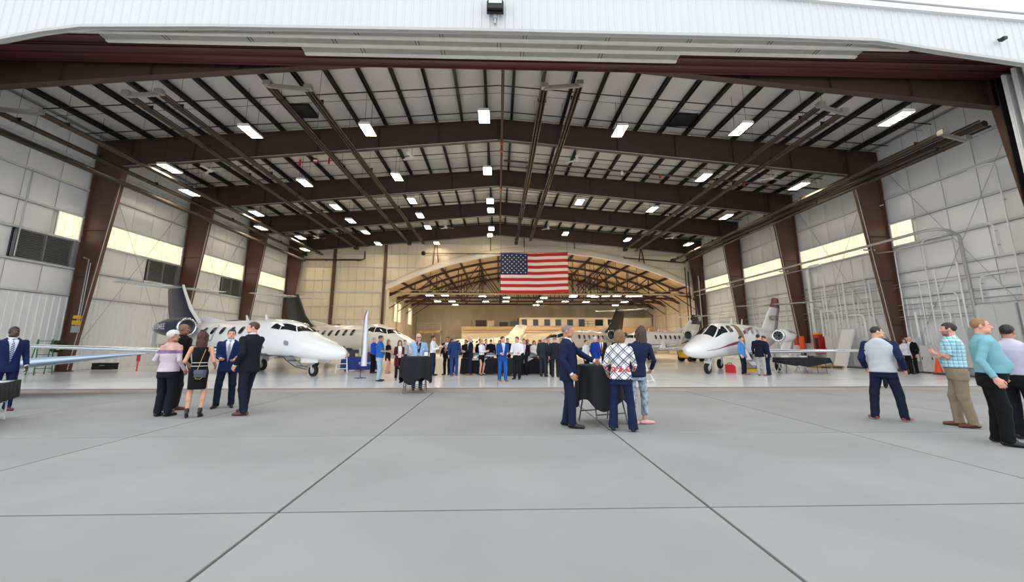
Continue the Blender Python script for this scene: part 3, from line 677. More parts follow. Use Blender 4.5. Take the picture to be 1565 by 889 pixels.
m2 = MB(); m2.tube([(-.1, 0, fh+.02), (fw+.1, 0, fh+.12)], .03, 6); [m2.tube([(q, 0, fh), (q, 0, roofz(.24+q)-6.68)], .012, 4) for q in (.05, 2.6, fw-.05)]; m2.build('hanging_pole', BLACKP, t)
# ------------------------------------------------------------------ aircraft
PWH = mat('aircraft_white', '#eceef0', .22, coat=.4); PCR = mat('aircraft_cream', '#e3ddcf', .25, coat=.4); PNV = mat('aircraft_navy', '#162345', .3, coat=.15); PBK = mat('aircraft_black', '#131318', .4)
PRED = mat('aircraft_red', '#8c1d2b', .3, coat=.3); PSIL = mat('polished_leading_edge', '#c9d2db', .25, .7); PGL = mat('cockpit_glass', '#1b2026', .08, spec=.8); PGR = mat('aircraft_grey_trim', '#8f979e', .35)
TYRE = mat('tyre_rubber', '#1b1b1c', .8); HUB = mat('wheel_hub', '#c8c9c9', .4, .3); GEAR = mat('gear_strut_white', '#d9dbdb', .35); FAN = mat('fan_disc', '#4d5156', .35, .8); CHR = mat('intake_lip_chrome', '#cfd2d4', .15, .95)
def cr(xs, ys, x):
    i = int(np.clip(np.searchsorted(xs, x)-1, 0, len(xs)-2)); t = (x-xs[i])/(xs[i+1]-xs[i])
    def tan(k):
        if k == 0 or k == len(xs)-1: return 0 if k else (ys[1]-ys[0])/(xs[1]-xs[0])
        d0 = (ys[k]-ys[k-1])/(xs[k]-xs[k-1]); d1 = (ys[k+1]-ys[k])/(xs[k+1]-xs[k])
        return 0 if d0*d1 <= 0 else 2*d0*d1/(d0+d1)
    h = xs[i+1]-xs[i]; m0, m1 = tan(i)*h, tan(i+1)*h
    return (2*t**3-3*t*t+1)*ys[i]+(t**3-2*t*t+t)*m0+(-2*t**3+3*t*t)*ys[i+1]+(t**3-t*t)*m1
class Fus:
    def __init__(s, st): s.st = np.array(st, float); s.L = s.st[-1, 0]
    def at(s, x, a, off=0.0):                                   # a in degrees: 0 = +Y side, 90 = top
        c = [cr(s.st[:, 0], s.st[:, k], x) for k in range(1, 5)]; t = math.radians(a); e = .92
        cy, sz = math.cos(t), math.sin(t); f = lambda v: math.copysign(abs(v)**e, v)
        h = c[2] if sz > 0 else c[3]
        return (x, f(cy)*(c[1]+off), c[0]+f(sz)*(h+off))
    def body(s, paint, n=36, m=56):
        mb = MB(); xs = [s.L*(1-math.cos(PI*k/m))/2*.5+s.L*k/m*.5 for k in range(m+1)]
        rings = [[s.at(x, 360*i/n) for i in range(n)] for x in xs]; mb.loft(rings, True, 0, True)
        for k, f in enumerate(mb.f):
            c = np.mean([mb.v[i] for i in f], 0); mb.mi[k] = paint(*c)
        return mb
    def patch(s, quad, off=.008, nu=8, nv=4, rnd=0):            # quad of (x, angle) corners, order a b c d
        mb = MB(); (xa, aa), (xb, ab), (xc, ac), (xd, ad) = quad
        def fn(u, v):
            x = (xa*(1-u)+xb*u)*(1-v)+(xd*(1-u)+xc*u)*v; a = (aa*(1-u)+ab*u)*(1-v)+(ad*(1-u)+ac*u)*v; return s.at(x, a, off)
        return mb.grid(fn, nu, nv)
    def oval(s, x, a, rx, ra, off=.008, p=.6, skew=0):
        mb = MB(); N = 16; ring = []
        for k in range(N):
            t = 2*PI*k/N; f = lambda v: math.copysign(abs(v)**p, v); ring.append((x+rx*f(math.cos(t))+skew*f(math.sin(t)), a+ra*f(math.sin(t))))
        vs = [s.at(x, a, off)]+[s.at(x+(q-x)*.5, a+(b-a)*.5, off) for q, b in ring]+[s.at(q, b, off) for q, b in ring]
        fs = [(0, 1+k, 1+(k+1) % N) for k in range(N)]+[(1+k, 1+N+k, 1+N+(k+1) % N, 1+(k+1) % N) for k in range(N)]
        return mb.add(vs, fs, 0, True)
AF = [(1, 0), (.7, .035), (.4, .06), (.2, .058), (.07, .038), (.015, .018), (0, 0), (.015, -.014), (.07, -.026), (.2, -.034), (.4, -.034), (.7, -.018)]
def foil(mb, secs, thick=1.0, vertical=False, mi_le=None):      # secs: (xLE, y, z, chord)
    rings = []
    for x, y, z, c in secs: rings.append([(x+u*c, y+(w*c*thick if vertical else 0), z+(0 if vertical else w*c*thick)) for u, w in AF])
    s0 = len(mb.f); mb.loft(rings, True, 0, True)
    if mi_le is not None:
        n = len(AF)
        for k in range(s0, s0+(len(secs)-1)*n):
            i = (k-s0) % n
            if i in (4, 5, 6, 7): mb.mi[k] = mi_le
    return mb
def wheel(parent, x, y, r, w=.16, name='wheel'):
    mb = MB(); mb.lathe([(r*.55, -w/2), (r*.9, -w/2), (r, -w*.3), (r, w*.3), (r*.9, w/2), (r*.55, w/2)], (x, y, r), 20, 0, 'Y'); o = mb.build(name, TYRE, parent)
    m2 = MB(); m2.lathe([(.01, -w*.42), (r*.3, -w*.46), (r*.56, -w*.4), (r*.56, w*.4), (r*.3, w*.46), (.01, w*.42)], (x, y, r), 14, 0, 'Y'); m2.build('hub', HUB, o)
P300 = [(0, 1.0, .02, .02, .02), (.1, 1.0, .2, .17, .16), (.45, 1.03, .4, .33, .29), (1.2, 1.11, .6, .52, .4), (2.0, 1.23, .73, .68, .48), (2.7, 1.34, .8, .86, .55), (3.5, 1.46, .84, 1.03, .64), (4.5, 1.55, .87, 1.06, .72), (9.3, 1.56, .87, 1.05, .73), (10.8, 1.68, .78, .92, .62), (12.3, 1.84, .6, .68, .44), (13.8, 2.0, .36, .4, .26), (15.2, 2.12, .1, .12, .1), (15.4, 2.13, .02, .02, .02)]
def jet(label, loc, rz, scale, top, low, fin, regs='', span=8.0, lowline=None, stripe=None, tailm=None, reg_side=1, ftop=4.9):
    t = thing('business_jet', label, 'airplane', loc, rz, None, scale)
    F = Fus(P300)
    ll = lowline or (lambda x: .9 if x < 4.2 else (.9+min(1, (x-4.2)/2.5)*.38 if x < 10 else 1.28+(x-10)*.14))
    F.body(lambda x, y, z: 1 if (z < ll(x) and x > 2.9) else (2 if x > 11.6 and tailm else 0)).build('fuselage', [top, low, tailm or top], t)
    for sy in (1, -1):
        A = lambda a: a if sy > 0 else 180-a
        F.patch([(2.62, A(48)), (3.55, A(34)), (3.65, A(56)), (2.95, A(66))]).build('side_window', PGL, t)
        F.patch([(3.62, A(33)), (4.25, A(33)), (4.12, A(50)), (3.72, A(55))]).build('side_window', PGL, t)
        F.patch([(2.1, A(89)), (2.55, A(50)), (2.88, A(67)), (2.75, A(89))]).build('windshield', PGL, t)
        for k in range(6):
            x = 5.6+k*.82
            if k == 4 and sy > 0:
                F.oval(x+.1, A(25), .3, 26, .012, .45, -.05).build('emergency_exit', PGR, t); F.oval(x+.1, A(25), .26, 23, .018, .45, -.05).build('exit_panel', top, t)
            F.oval(x, A(28), .16, 11, .024, .6, -.06).build('cabin_window', PGL, t)
        # wing, winglet
        mb = MB(); foil(mb, [(6.2, sy*.3, .98, 3.0), (7.0, sy*2.4, 1.06, 2.2), (8.4, sy*span*.94, 1.36, 1.15), (8.75, sy*span, 1.40, .85)], 1.25, False, 1)
        wg = mb.build('wing', [top, PSIL], t)
        if span > 6:
            m2 = MB(); foil(m2, [(8.75, sy*span, 1.40, .85), (9.3, sy*(span+.22), 2.05, .45)], 1.0); m2.build('winglet', top, wg)
        # engine
        ex, ey, ez = 10.2, sy*1.38, 2.28
        m2 = MB(); m2.lathe([(.36, .02), (.45, .0), (.5, .12), (.52, .8), (.5, 1.6), (.36, 2.5), (.27, 2.95), (.22, 2.95)], (ex, ey, ez), 22, 0, 'X'); n1 = m2.build('nacelle', low if tailm is None else tailm, t)
        m2 = MB(); m2.lathe([(.36, .25), (.365, .03), (.42, -.03), (.47, .02), (.485, .1)], (ex, ey, ez), 22, 0, 'X'); m2.build('intake_lip', CHR, n1)
        m2 = MB(); m2.lathe([(.01, .1), (.06, .16), (.09, .24), (.36, .27)], (ex, ey, ez), 18, 0, 'X'); m2.build('fan', FAN, n1)
        m2 = MB(); foil(m2, [(ex+.5, sy*.5, ez-.05, 1.7), (ex+.5, sy*1.0, ez, 1.6)], .7); m2.build('pylon', low if tailm is None else tailm, t)
        m2 = MB(); foil(m2, [(14.2, 0, ftop-.05, 1.5), (14.95, sy*2.85, ftop+.03, .75)], .9, False, 1); m2.build('tailplane', [top, PSIL], t)
        m2 = MB(); m2.tube([(8.0, sy*1.35, 1.0), (8.15, sy*1.4, .3)], .06, 6); m2.box((8.1, sy*1.62, .8), (.7, .03, .6)); m2.build('main_gear', GEAR, t); wheel(t, 8.15, sy*1.55, .3, .2)
        if regs and sy == reg_side:
            text_mesh(regs, .42, WHITE, 'registration', n1, (ex+1.75, ey+sy*.535, ez+.02), (PI/2, 0, PI if sy > 0 else 0), .004)
    if stripe:
        for sy in (1, -1):
            A = lambda a: a if sy > 0 else 180-a
            F.patch([(1.2, A(-8)), (8.5, A(-14)), (8.5, A(-9)), (1.2, A(-6))], .006, 24, 1).build('stripe', stripe, t)
            F.patch([(8.5, A(-14)), (13.6, A(2)), (13.6, A(16)), (8.5, A(-9))], .006, 16, 1).build('stripe', stripe, t)
    mb = MB(); foil(mb, [(11.2, 0, 2.3, 3.8), (12.8, 0, 3.4, 2.8), (14.0, 0, ftop-.1, 2.0), (14.15, 0, ftop+.12, 1.7)], 1.0, True, 1); fn = mb.build('tail_fin', [fin, top if fin is not PBK else PBK], t)
    mb = MB(); foil(mb, [(8.6, 0, 2.5, 3.2), (11.6, 0, 3.0, 1.0)], .35, True); mb.build('dorsal_fin', top, t)
    for k in (5.6, 7.2): m2 = MB(); foil(m2, [(k, 0, 2.58, .3), (k+.22, 0, 2.88, .15)], .6, True); m2.build('antenna', WHITE, t)
    mb = MB(); mb.tube([(2.15, 0, .95), (2.0, 0, .42)], .07, 8); mb.beam((1.95, -.12, .26), (2.0, -.12, .5), .05, .04); mb.beam((1.95, .12, .26), (2.0, .12, .5), .05, .04); mb.beam((2.3, 0, .95), (2.05, 0, .5), .06, .06); mb.build('nose_gear', GEAR, t)
    m2 = MB(); m2.box((1.9, .3, .74), (1.1, .025, .26)); m2.box((1.9, -.3, .74), (1.1, .025, .26)); m2.build('gear_door', top, t); wheel(t, 1.97, 0, .26, .17, 'nose_wheel')
    return t, F
TD = lambda dx, dy: math.atan2(dy, dx)
j1, F1 = jet('white and navy business jet parked at the left, nose pointing right, door open', (-6.55, 18.95, 0), TD(-.868, .496), 1.0, PWH, PNV, PNV, 'N104EE', 8.1, ftop=4.78)
# its airstair on the far side
mb = MB(); cv = [(5.95, -.95, 1.1), (5.8, -1.25, .62), (5.5, -1.62, .26), (5.05, -2.0, .12)]
for a, b in zip(cv[:-1], cv[1:]): mb.add([(a[0], a[1], a[2]), (b[0], b[1], b[2]), (b[0]-.75, b[1], b[2]), (a[0]-.75, a[1], a[2])], [(0, 1, 2, 3)])
n = len(mb.v); mb.v += [(x, y, z+.05) for x, y, z in mb.v]; mb.f += [tuple(i+n for i in reversed(f)) for f in mb.f]; mb.mi *= 2; mb.sm *= 2
st = mb.build('airstair', PWH, j1)
for x, y, z in ((5.55, -1.3, .55), (5.3, -1.65, .28)): m2 = MB(); m2.bb((x-.7, y-.12, z), (x, y+.14, z+.05)); m2.build('step', PGR, st)
m2 = MB(); m2.tube(cv, .03, 6); m2.build('stair_rail', PNV, st)
mb = MB(); mb.box((4.0, .86, 1.2), (.04, .03, .06)); F1.oval(4.55, -20, .1, 5, .01).build('sensor_probe', PGR, j1)
F1.oval(2.9, 5, .16, 6, .01).build('static_port', PGR, j1)
j2, F2 = jet('cream and navy business jet parked behind the white jet, nose right', (-3.85, 23.2, 0), TD(-.78, .63), 1.0, PCR, PNV, PBK, '', 4.6)
j3, F3 = jet('cream business jet with black tail parked mid-hangar beyond the buffet, nose left', (2.4, 30.6, 0), TD(.67, .74), .93, PCR, PNV, PBK, '', 7.9)
j4, F4 = jet('white business jet with black and red stripes right of centre, T-tail reaching the end wall', (8.3, 32.0, 0), TD(.78, .63), .93, PWH, PWH, PWH, '', 7.6, stripe=PBK, ftop=4.3)
j5, F5 = jet('small cream jet far away in the old hangar before the office block', (-8.3, 58.5, 0), TD(1, -.03), .76, PCR, PCR, PCR, 'N17CE', 5.0)

mb = MB(); foil(mb, [(13.05, 0, 3.45, 2.6), (13.9, 0, 4.2, 2.05), (14.1, 0, 4.42, 1.7)], 1.06, True); mb.build('fin_tip', PBK, j4)
# the light jet with engines above the wing, right
HJ = [(0, 1.12, .02, .02, .02), (.12, 1.12, .2, .17, .16), (.5, 1.13, .4, .33, .29), (1.2, 1.17, .6, .52, .42), (2.0, 1.26, .73, .74, .52), (2.7, 1.36, .79, .98, .6), (3.4, 1.42, .82, 1.08, .64), (4.2, 1.46, .82, 1.06, .66), (7.6, 1.5, .8, .96, .66), (9.2, 1.62, .66, .78, .58), (11, 1.82, .42, .48, .38), (12.6, 1.98, .16, .18, .14), (13.1, 2.0, .02, .02, .02)]
hj = thing('light_jet', 'white light jet with dark red stripes and fin tip parked at the right, nose left', 'airplane', (8.62, 19.62, 0), TD(.77, .64))
F = Fus(HJ); F.body(lambda x, y, z: 0).build('fuselage', [PWH], hj)
for sy in (-1, 1):
    A = lambda a: a if sy > 0 else 180-a
    F.patch([(1.72, A(88)), (1.75, A(47)), (2.6, A(62)), (2.75, A(88))]).build('windshield', PGL, hj)
    F.patch([(1.82, A(41)), (3.05, A(33)), (3.05, A(60)), (2.62, A(58))]).build('side_window', PGL, hj)
    F.oval(3.48, A(43), .26, 13, .009, .6).build('side_window', PGL, hj)
    for k in range(3): F.oval(5.5+.8*k, A(36), .17, 12, .01, .6, -.16).build('cabin_window', PGR, hj)
    F.patch([(.9, A(-5)), (4.0, A(-3)), (4.0, A(5)), (.9, A(-3.5))], .007, 16, 1).build('stripe', PRED, hj)
    F.patch([(4.9, A(22)), (6.9, A(52)), (6.9, A(60)), (4.9, A(33))], .007, 12, 2).build('stripe', PRED, hj)
    mb = MB(); foil(mb, [(5.6, sy*.3, .98, 2.4), (6.0, sy*2.2, 1.02, 1.8), (6.8, sy*5.2, 1.10, 1.05)], 1.2, False, 1); wg = mb.build('wing', [PWH, PSIL], hj)
    m2 = MB(); foil(m2, [(6.8, sy*5.2, 1.10, 1.05), (7.5, sy*5.4, 1.6, .4)], 1.0); m2.build('winglet', PWH, wg)
    ex, ey, ez = 7.3, sy*1.6, 1.86
    m2 = MB(); m2.lathe([(.24, .02), (.30, 0), (.36, .12), (.39, .7), (.36, 1.5), (.27, 2.2), (.2, 2.5)], (ex, ey, ez), 22, 0, 'X'); n1 = m2.build('nacelle', PWH, hj)
    m2 = MB(); m2.lathe([(.26, .22), (.27, .03), (.30, -.03), (.34, .04), (.352, .1)], (ex, ey, ez), 22, 0, 'X'); m2.build('intake_lip', CHR, n1)
    m2 = MB(); m2.lathe([(.01, .05), (.06, .12), (.09, .2), (.27, .22)], (ex, ey, ez), 18, 0, 'X'); fo = m2.build('fan', FAN, n1)
    m2 = MB()
    for k in range(9):
        a = 2*PI*k/9; m2.beam((ex+.16, ey+.08*math.cos(a), ez+.08*math.sin(a)), (ex+.18, ey+.26*math.cos(a+.3), ez+.26*math.sin(a+.3)), .05, .02)
    m2.build('fan_blades', PGR, fo)
    m2 = MB(); m2.grid(lambda u, v: (ex+.9+1.3*u, ey+sy*(.40-.1*u)*math.cos(math.radians(25+22*v)), ez+(.40-.1*u)*math.sin(math.radians(25+22*v))), 8, 3); m2.build('stripe', PRED, n1)
    m2 = MB(); foil(m2, [(6.9, sy*1.7, 1.0, 2.2), (8.3, sy*1.72, 1.95, 1.6)], .7, True); py = m2.build('pylon', PWH, hj)
    m2 = MB(); foil(m2, [(12.15, 0, 3.95, 1.1), (12.7, sy*2.5, 4.0, .6)], .9, False, 1); m2.build('tailplane', [PGR, PSIL], hj)
    m2 = MB(); m2.tube([(7.0, sy*1.4, 1.0), (7.05, sy*1.4, .28)], .06, 6); m2.build('main_gear', GEAR, hj); wheel(hj, 7.05, sy*1.52, .27, .18)
text_mesh('N527E', .24, PRED, 'registration', n1 if False else hj, (9.1, -1.83, 1.72), (PI/2, 0, 0), .003)
mb = MB(); foil(mb, [(9.6, 0, 2.2, 3.0), (11.0, 0, 3.3, 2.2), (11.7, 0, 3.75, 1.9)], .9, True); mb.build('tail_fin', PWH, hj)
mb = MB(); foil(mb, [(11.7, 0, 3.75, 1.9), (12.2, 0, 4.3, 1.3), (12.5, 0, 4.42, .9)], .9, True); mb.build('fin_tip', PRED, hj)
text_mesh('N527TE', .46, mat('registration_black', '#23242a', .4), 'registration', hj, (11.7, -.14, 3.02), (PI/2, 0, 0), .004)
for k in (5.2, 6.6): m2 = MB(); foil(m2, [(k, 0, 2.45, .3), (k+.2, 0, 2.8, .14)], .6, True); m2.build('antenna', WHITE, hj)
mb = MB(); mb.tube([(2.25, 0, .85), (2.05, 0, .4)], .07, 8); mb.beam((2.0, -.13, .25), (2.05, -.13, .5), .05, .05); mb.beam((2.0, .13, .25), (2.05, .13, .5), .05, .05); mb.box((2.1, 0, .55), (.4, .22, .12)); mb.beam((2.9, 0, .9), (2.2, 0, .5), .05, .05); mb.build('nose_gear', GEAR, hj); wheel(hj, 2.03, 0, .27, .17, 'nose_wheel')
F.patch([(4.1, 180+12), (4.75, 180+12), (4.75, 180-62), (4.15, 180-62)], .01, 8, 10).build('door_opening', mat('cabin_interior_tan', '#8d7757', .7), hj)
mb = MB(); cv = [(0, -.84, 1.1), (0, -1.05, .62), (0, -1.4, .25), (0, -1.85, .12)]; vs = []
for a, b in zip(cv[:-1], cv[1:]): mb.add([(4.1, a[1], a[2]), (4.1, b[1], b[2]), (4.8, b[1], b[2]), (4.8, a[1], a[2])], [(0, 1, 2, 3)])
n = len(mb.v); mb.v += [(x, y+.03, z+.05) for x, y, z in mb.v]; mb.f += [tuple(i+n for i in reversed(f)) for f in mb.f]; mb.mi *= 2; mb.sm *= 2
st = mb.build('airstair', PWH, hj)
for y, z in ((-1.1, .6), (-1.4, .34)): m2 = MB(); m2.bb((4.15, y-.1, z), (4.75, y+.16, z+.04)); m2.build('step', PGR, st)

# an aircraft standing outside, mostly beyond the left edge of the photograph
la = thing('light_aircraft', 'light aircraft at far left whose silver wing reaches in behind the man in navy suit', 'airplane', (-18.6, 11.2, 0), 0)
mb = MB(); foil(mb, [(0, 0, 0, 1)], 1); mb = MB()
def wingsec(x, y, z, c, th): return [(x, y+u*c, z+w*c*th) for u, w in AF]
mb.loft([wingsec(.4, -.3, .45, 2.2, 1.9), wingsec(5.2, .5, .84, 1.7, 1.9), wingsec(7.8, 1.65, 1.13, .8, 1.3), wingsec(8.2, 1.95, 1.16, .35, 1.0)], True); mb.build('wing', mat('silver_wing_paint', '#a9bed2', .3, .35), la)
mb = MB(); mb.loft([wingsec(-.4, -.3, .45, 2.2, 1.9), wingsec(-7.5, 1.65, 1.1, .7, 1.3)], True); mb.build('wing', MATS['silver_wing_paint'], la)
mb = MB(); mb.loft([[(r*math.cos(2*PI*k/14), y, z+r*1.15*math.sin(2*PI*k/14)) for k in range(14)] for y, z, r in ((-3, 1.15, .1), (-2.4, 1.15, .4), (-1, 1.2, .6), (1, 1.3, .65), (2.5, 1.3, .5), (4.2, 1.35, .12))]); mb.build('fuselage', PWH, la)
m2 = MB(); foil(m2, [(0, 0, 0, .5)]) if False else m2.loft([wingsec(-2, 3.4, 1.45, .8, 1), wingsec(2, 3.4, 1.45, .8, 1)]); m2.build('tailplane', PWH, la)
m2 = MB(); m2.prism([(2.9, 1.4), (4.3, 1.4), (4.5, 2.6), (3.9, 2.6)], 'X', -.05, .05); m2.build('tail_fin', PWH, la)
for x, y in ((-1.4, .2), (1.4, .2), (0, -2.2)):
    m2 = MB(); m2.tube([(x*.8, y, .9), (x, y, .2)], .04, 6); m2.build('landing_gear', GEAR, la)
    m2 = MB(); m2.lathe([(.1, -.07), (.2, -.07), (.2, .07), (.1, .07)], (x, y, .2), 14, 0, 'X', cap=True); m2.build('wheel', TYRE, la)
m2 = MB(); m2.bb((7.99, 2.0, .66), (8.02, 2.02, 1.0)); m2.bb((7.97, 1.99, .94), (8.05, 2.03, 1.13)); m2.build('warning_streamer', mat('red_streamer', '#c22a33', .6), la)['label'] = 'red ribbon hanging below the wing tip'
# ------------------------------------------------------------------ people: implicit surfaces meshed by surface nets
def smin(a, b, k):
    h = np.clip(.5+.5*(b-a)/k, 0, 1); return b*(1-h)+a*h-k*h*(1-h)
def cone_d(p, a, b, ra, rb):
    a = np.asarray(a, float); b = np.asarray(b, float); ba = b-a; t = np.clip((p-a)@ba/max(1e-9, ba@ba), 0, 1)
    return np.linalg.norm(p-a-t[:, None]*ba, axis=1)-(ra+(rb-ra)*t)
def ell_d(p, c, r):
    r = np.asarray(r, float); q = (p-np.asarray(c, float))/r; k = np.linalg.norm(q, axis=1); return (k-1)*r.min()
def nets(fn, lo, hi, h):
    lo = np.asarray(lo, float)-2*h; hi = np.asarray(hi, float)+2*h; n = np.ceil((hi-lo)/h).astype(int)+1
    ax = [lo[i]+h*np.arange(n[i]) for i in range(3)]; G = np.stack(np.meshgrid(*ax, indexing='ij'), -1).reshape(-1, 3)
    d = fn(G).reshape(n); ins = d < 0
    c = np.stack([ins[i:n[0]-1+i, j:n[1]-1+j, k:n[2]-1+k] for i in (0, 1) for j in (0, 1) for k in (0, 1)])
    act = c.any(0) & ~c.all(0); idx = -np.ones(act.shape, int); I = np.argwhere(act); idx[act] = np.arange(len(I))
    V = np.zeros((len(I), 3)); cnt = np.zeros(len(I)); off = [(i, j, k) for i in (0, 1) for j in (0, 1) for k in (0, 1)]
    cd = np.stack([d[I[:, 0]+o[0], I[:, 1]+o[1], I[:, 2]+o[2]] for o in off], 1)
    for a in range(8):
        for b in range(a+1, 8):
            if sum(abs(off[a][q]-off[b][q]) for q in range(3)) != 1: continue
            m = (cd[:, a] < 0) != (cd[:, b] < 0); t = cd[m, a]/(cd[m, a]-cd[m, b])
            V[m] += np.array(off[a])+t[:, None]*(np.array(off[b])-np.array(off[a])); cnt[m] += 1
    V = lo+h*(I+V/cnt[:, None]); Q = []
    for axn in range(3):
        u, v = [(1, 2), (2, 0), (0, 1)][axn]; sl = [slice(None)]*3; s2 = [slice(None)]*3
        sl[axn] = slice(0, n[axn]-1); s2[axn] = slice(1, n[axn])
        df = ins[tuple(sl)] != ins[tuple(s2)]; E = np.argwhere(df); E = E[(E[:, u] > 0) & (E[:, v] > 0) & (E[:, u] < n[u]-1) & (E[:, v] < n[v]-1)]
        eu, ev = np.zeros(3, int), np.zeros(3, int); eu[u] = 1; ev[v] = 1
        q = np.stack([idx[tuple((E-a*eu-b*ev).T)] for a, b in ((1, 1), (0, 1), (0, 0), (1, 0))], 1)
        fl = ~ins[tuple(E.T)]; q[fl] = q[fl][:, ::-1]; Q.append(q)
    return V, np.concatenate(Q)
def mesh_np(name, V, Q, mats, mi=None):
    me = bpy.data.meshes.new(name); me.vertices.add(len(V)); me.vertices.foreach_set('co', np.asarray(V, np.float32).ravel())
    me.loops.add(len(Q)*4); me.loops.foreach_set('vertex_index', np.asarray(Q, np.int32).ravel())
    me.polygons.add(len(Q)); me.polygons.foreach_set('loop_start', np.arange(len(Q), dtype=np.int32)*4); me.polygons.foreach_set('use_smooth', [True]*len(Q))
    for m in mats: me.materials.append(m)
    if mi is not None: me.polygons.foreach_set('material_index', np.asarray(mi, np.int32))
    me.update(calc_edges=True); return me

# ---- canonical head
def head_sdf(fem, wide=1.0):
    j = .9 if fem else 1.0
    def f(p):
        d = ell_d(p, (0, .012, .032), (.075*wide, .095, .084))
        d = smin(d, ell_d(p, (0, -.026, -.035), (.06*j*wide, .066, .08)), .03)
        d = smin(d, ell_d(p, (0, -.062, -.093), (.03*j, .026, .022)), .02)
        for s in (-1, 1):
            d = smin(d, ell_d(p, (s*.044*wide, -.04, -.068), (.02*j, .04, .025)), .02)
            d = -smin(-d, cone_d(p, (s*.03, -.1, .008), (s*.04, -.096, .006), .013, .01), .014)
            d = smin(d, ell_d(p, (s*.031, -.077, .006), (.014, .0115, .010)), .003)
            d = smin(d, cone_d(p, (s*.012, -.09, .027), (s*.046, -.08, .028), .007, .006), .012)
            d = smin(d, ell_d(p, (s*.08*wide, .014, -.004), (.011, .02, .033)), .008)
            d = smin(d, ell_d(p, (s*.012, -.1, -.024), (.009, .012, .008)), .008)
        d = smin(d, cone_d(p, (0, -.088, .016), (0, -.112, -.02), .007, .012), .012)
        d = smin(d, cone_d(p, (-.018, -.09, -.05), (.018, -.09, -.05), .006, .006), .006)
        d = smin(d, cone_d(p, (-.016, -.088, -.06), (.016, -.088, -.06), .0068, .0068), .005)
        d = smin(d, cone_d(p, (0, .022, -.05), (0, .035, -.21), .052 if fem else .058, .054 if fem else .064), .03)
        return d
    return f
def head_mi(C, beard):
    mi = np.zeros(len(C), int)
    ax = np.abs(C[:, 0])
    lips = (ax < .025) & (C[:, 1] < -.082) & (C[:, 2] < -.046) & (C[:, 2] > -.067); mi[lips] = 1
    if beard: mi[(C[:, 2] < -.028) & (C[:, 2] > -.125) & (C[:, 1] < -.005) & (C[:, 1] > -.125) & ~((C[:, 2] > -.045) & (ax < .03)) & ~lips] = 2
    br = (ax > .012) & (ax < .05) & (C[:, 1] < -.07) & (C[:, 2] > .0245) & (C[:, 2] < .031); mi[br] = 2
    ey = (ax > .02) & (ax < .044) & (C[:, 1] < -.076) & (np.abs(C[:, 2]-.006) < .0075); mi[ey] = 3
    ir = (np.abs(ax-.031) < .007) & (C[:, 1] < -.078) & (np.abs(C[:, 2]-.006) < .0085); mi[ir] = 4
    return mi
def hair_sdf(style, fem):
    base = head_sdf(fem)
    def f(p):
        x, y, z = p[:, 0], p[:, 1], p[:, 2]; th = .012
        cr_ = ell_d(p, (0, .014, .035), (.083, .104, .092))
        hl = .062 if style != 'recede' else .085
        front = np.where(y < -.035, z-(hl-.35*(np.abs(x))*(style != 'recede')), 9)
        lo_ = np.interp(y, [-.06, -.03, .0, .03, .06, .1], [.03, -.005, .012, .015, -.045, -.06])
        reg = np.maximum(lo_-z, np.where(y < -.04, hl-z, -1)*1.0)
        if style in ('short', 'recede', 'crop'):
            if style == 'crop': cr_ = cr_+.006
            w = .004*np.sin(x*160+z*90)*np.sin(y*120) if style == 'short' else 0
            return np.maximum(cr_+w, reg)
        if style == 'bald':
            return np.maximum(np.maximum(cr_+.008, reg), z-.03)
        w = .004*np.sin(x*170+np.sin(z*40)*2)
        cap = np.maximum(ell_d(p, (0, .018, .036), (.09, .108, .096))+w, np.where(y < -.045, .055-z, -1))
        face = ell_d(p, (0, -.1, -.05), (.062, .075, .1))
        if style in ('long', 'wavy'):
            ln = -.34 if style == 'long' else -.28
            b = ell_d(p, (0, .055, -.1), (.1, .065, -ln-.08))+w*1.5
            for s in (-1, 1): b = smin(b, cone_d(p, (s*.075, -.01, .03), (s*.095, -.0 if style == 'wavy' else .03, ln+.08), .034, .03)+w*2, .03)
            d = smin(cap, b, .03)
        elif style == 'bob':
            b = ell_d(p, (0, .04, -.03), (.108, .082, .135))+w
            d = np.maximum(smin(cap, b, .03), -.135-z)
        elif style == 'pulled':
            d = smin(np.maximum(cap+.004, lo_-z-.02), ell_d(p, (0, .12, .03), (.035, .035, .04)), .02)
        elif style == 'volume':
            d = np.maximum(ell_d(p, (0, .022, .045), (.1, .118, .105))+w*1.4, np.maximum(np.where(y < -.03, .05-z, -1), np.interp(y, [-.06, 0, .05, .1], [.03, -.0, -.07, -.08])-z))
        return np.maximum(d, -face)
    return f
HEADS = {}
def get_head(fem, style, lod, beard):
    k = (fem, style, lod, beard)
    if k not in HEADS:
        h = {'hi': .0052, 'mid': .0085, 'lo': .011}[lod]
        V, Q = nets(head_sdf(fem), (-.1, -.13, -.2), (.1, .12, .13), h); C = V[Q].mean(1); mi = head_mi(C, beard)
        hv = None
        if style != 'none': hv = nets(hair_sdf(style, fem), (-.13, -.12, -.36), (.13, .17, .16), h*1.15)
        HEADS[k] = (V, Q, mi, hv)
    return HEADS[k]
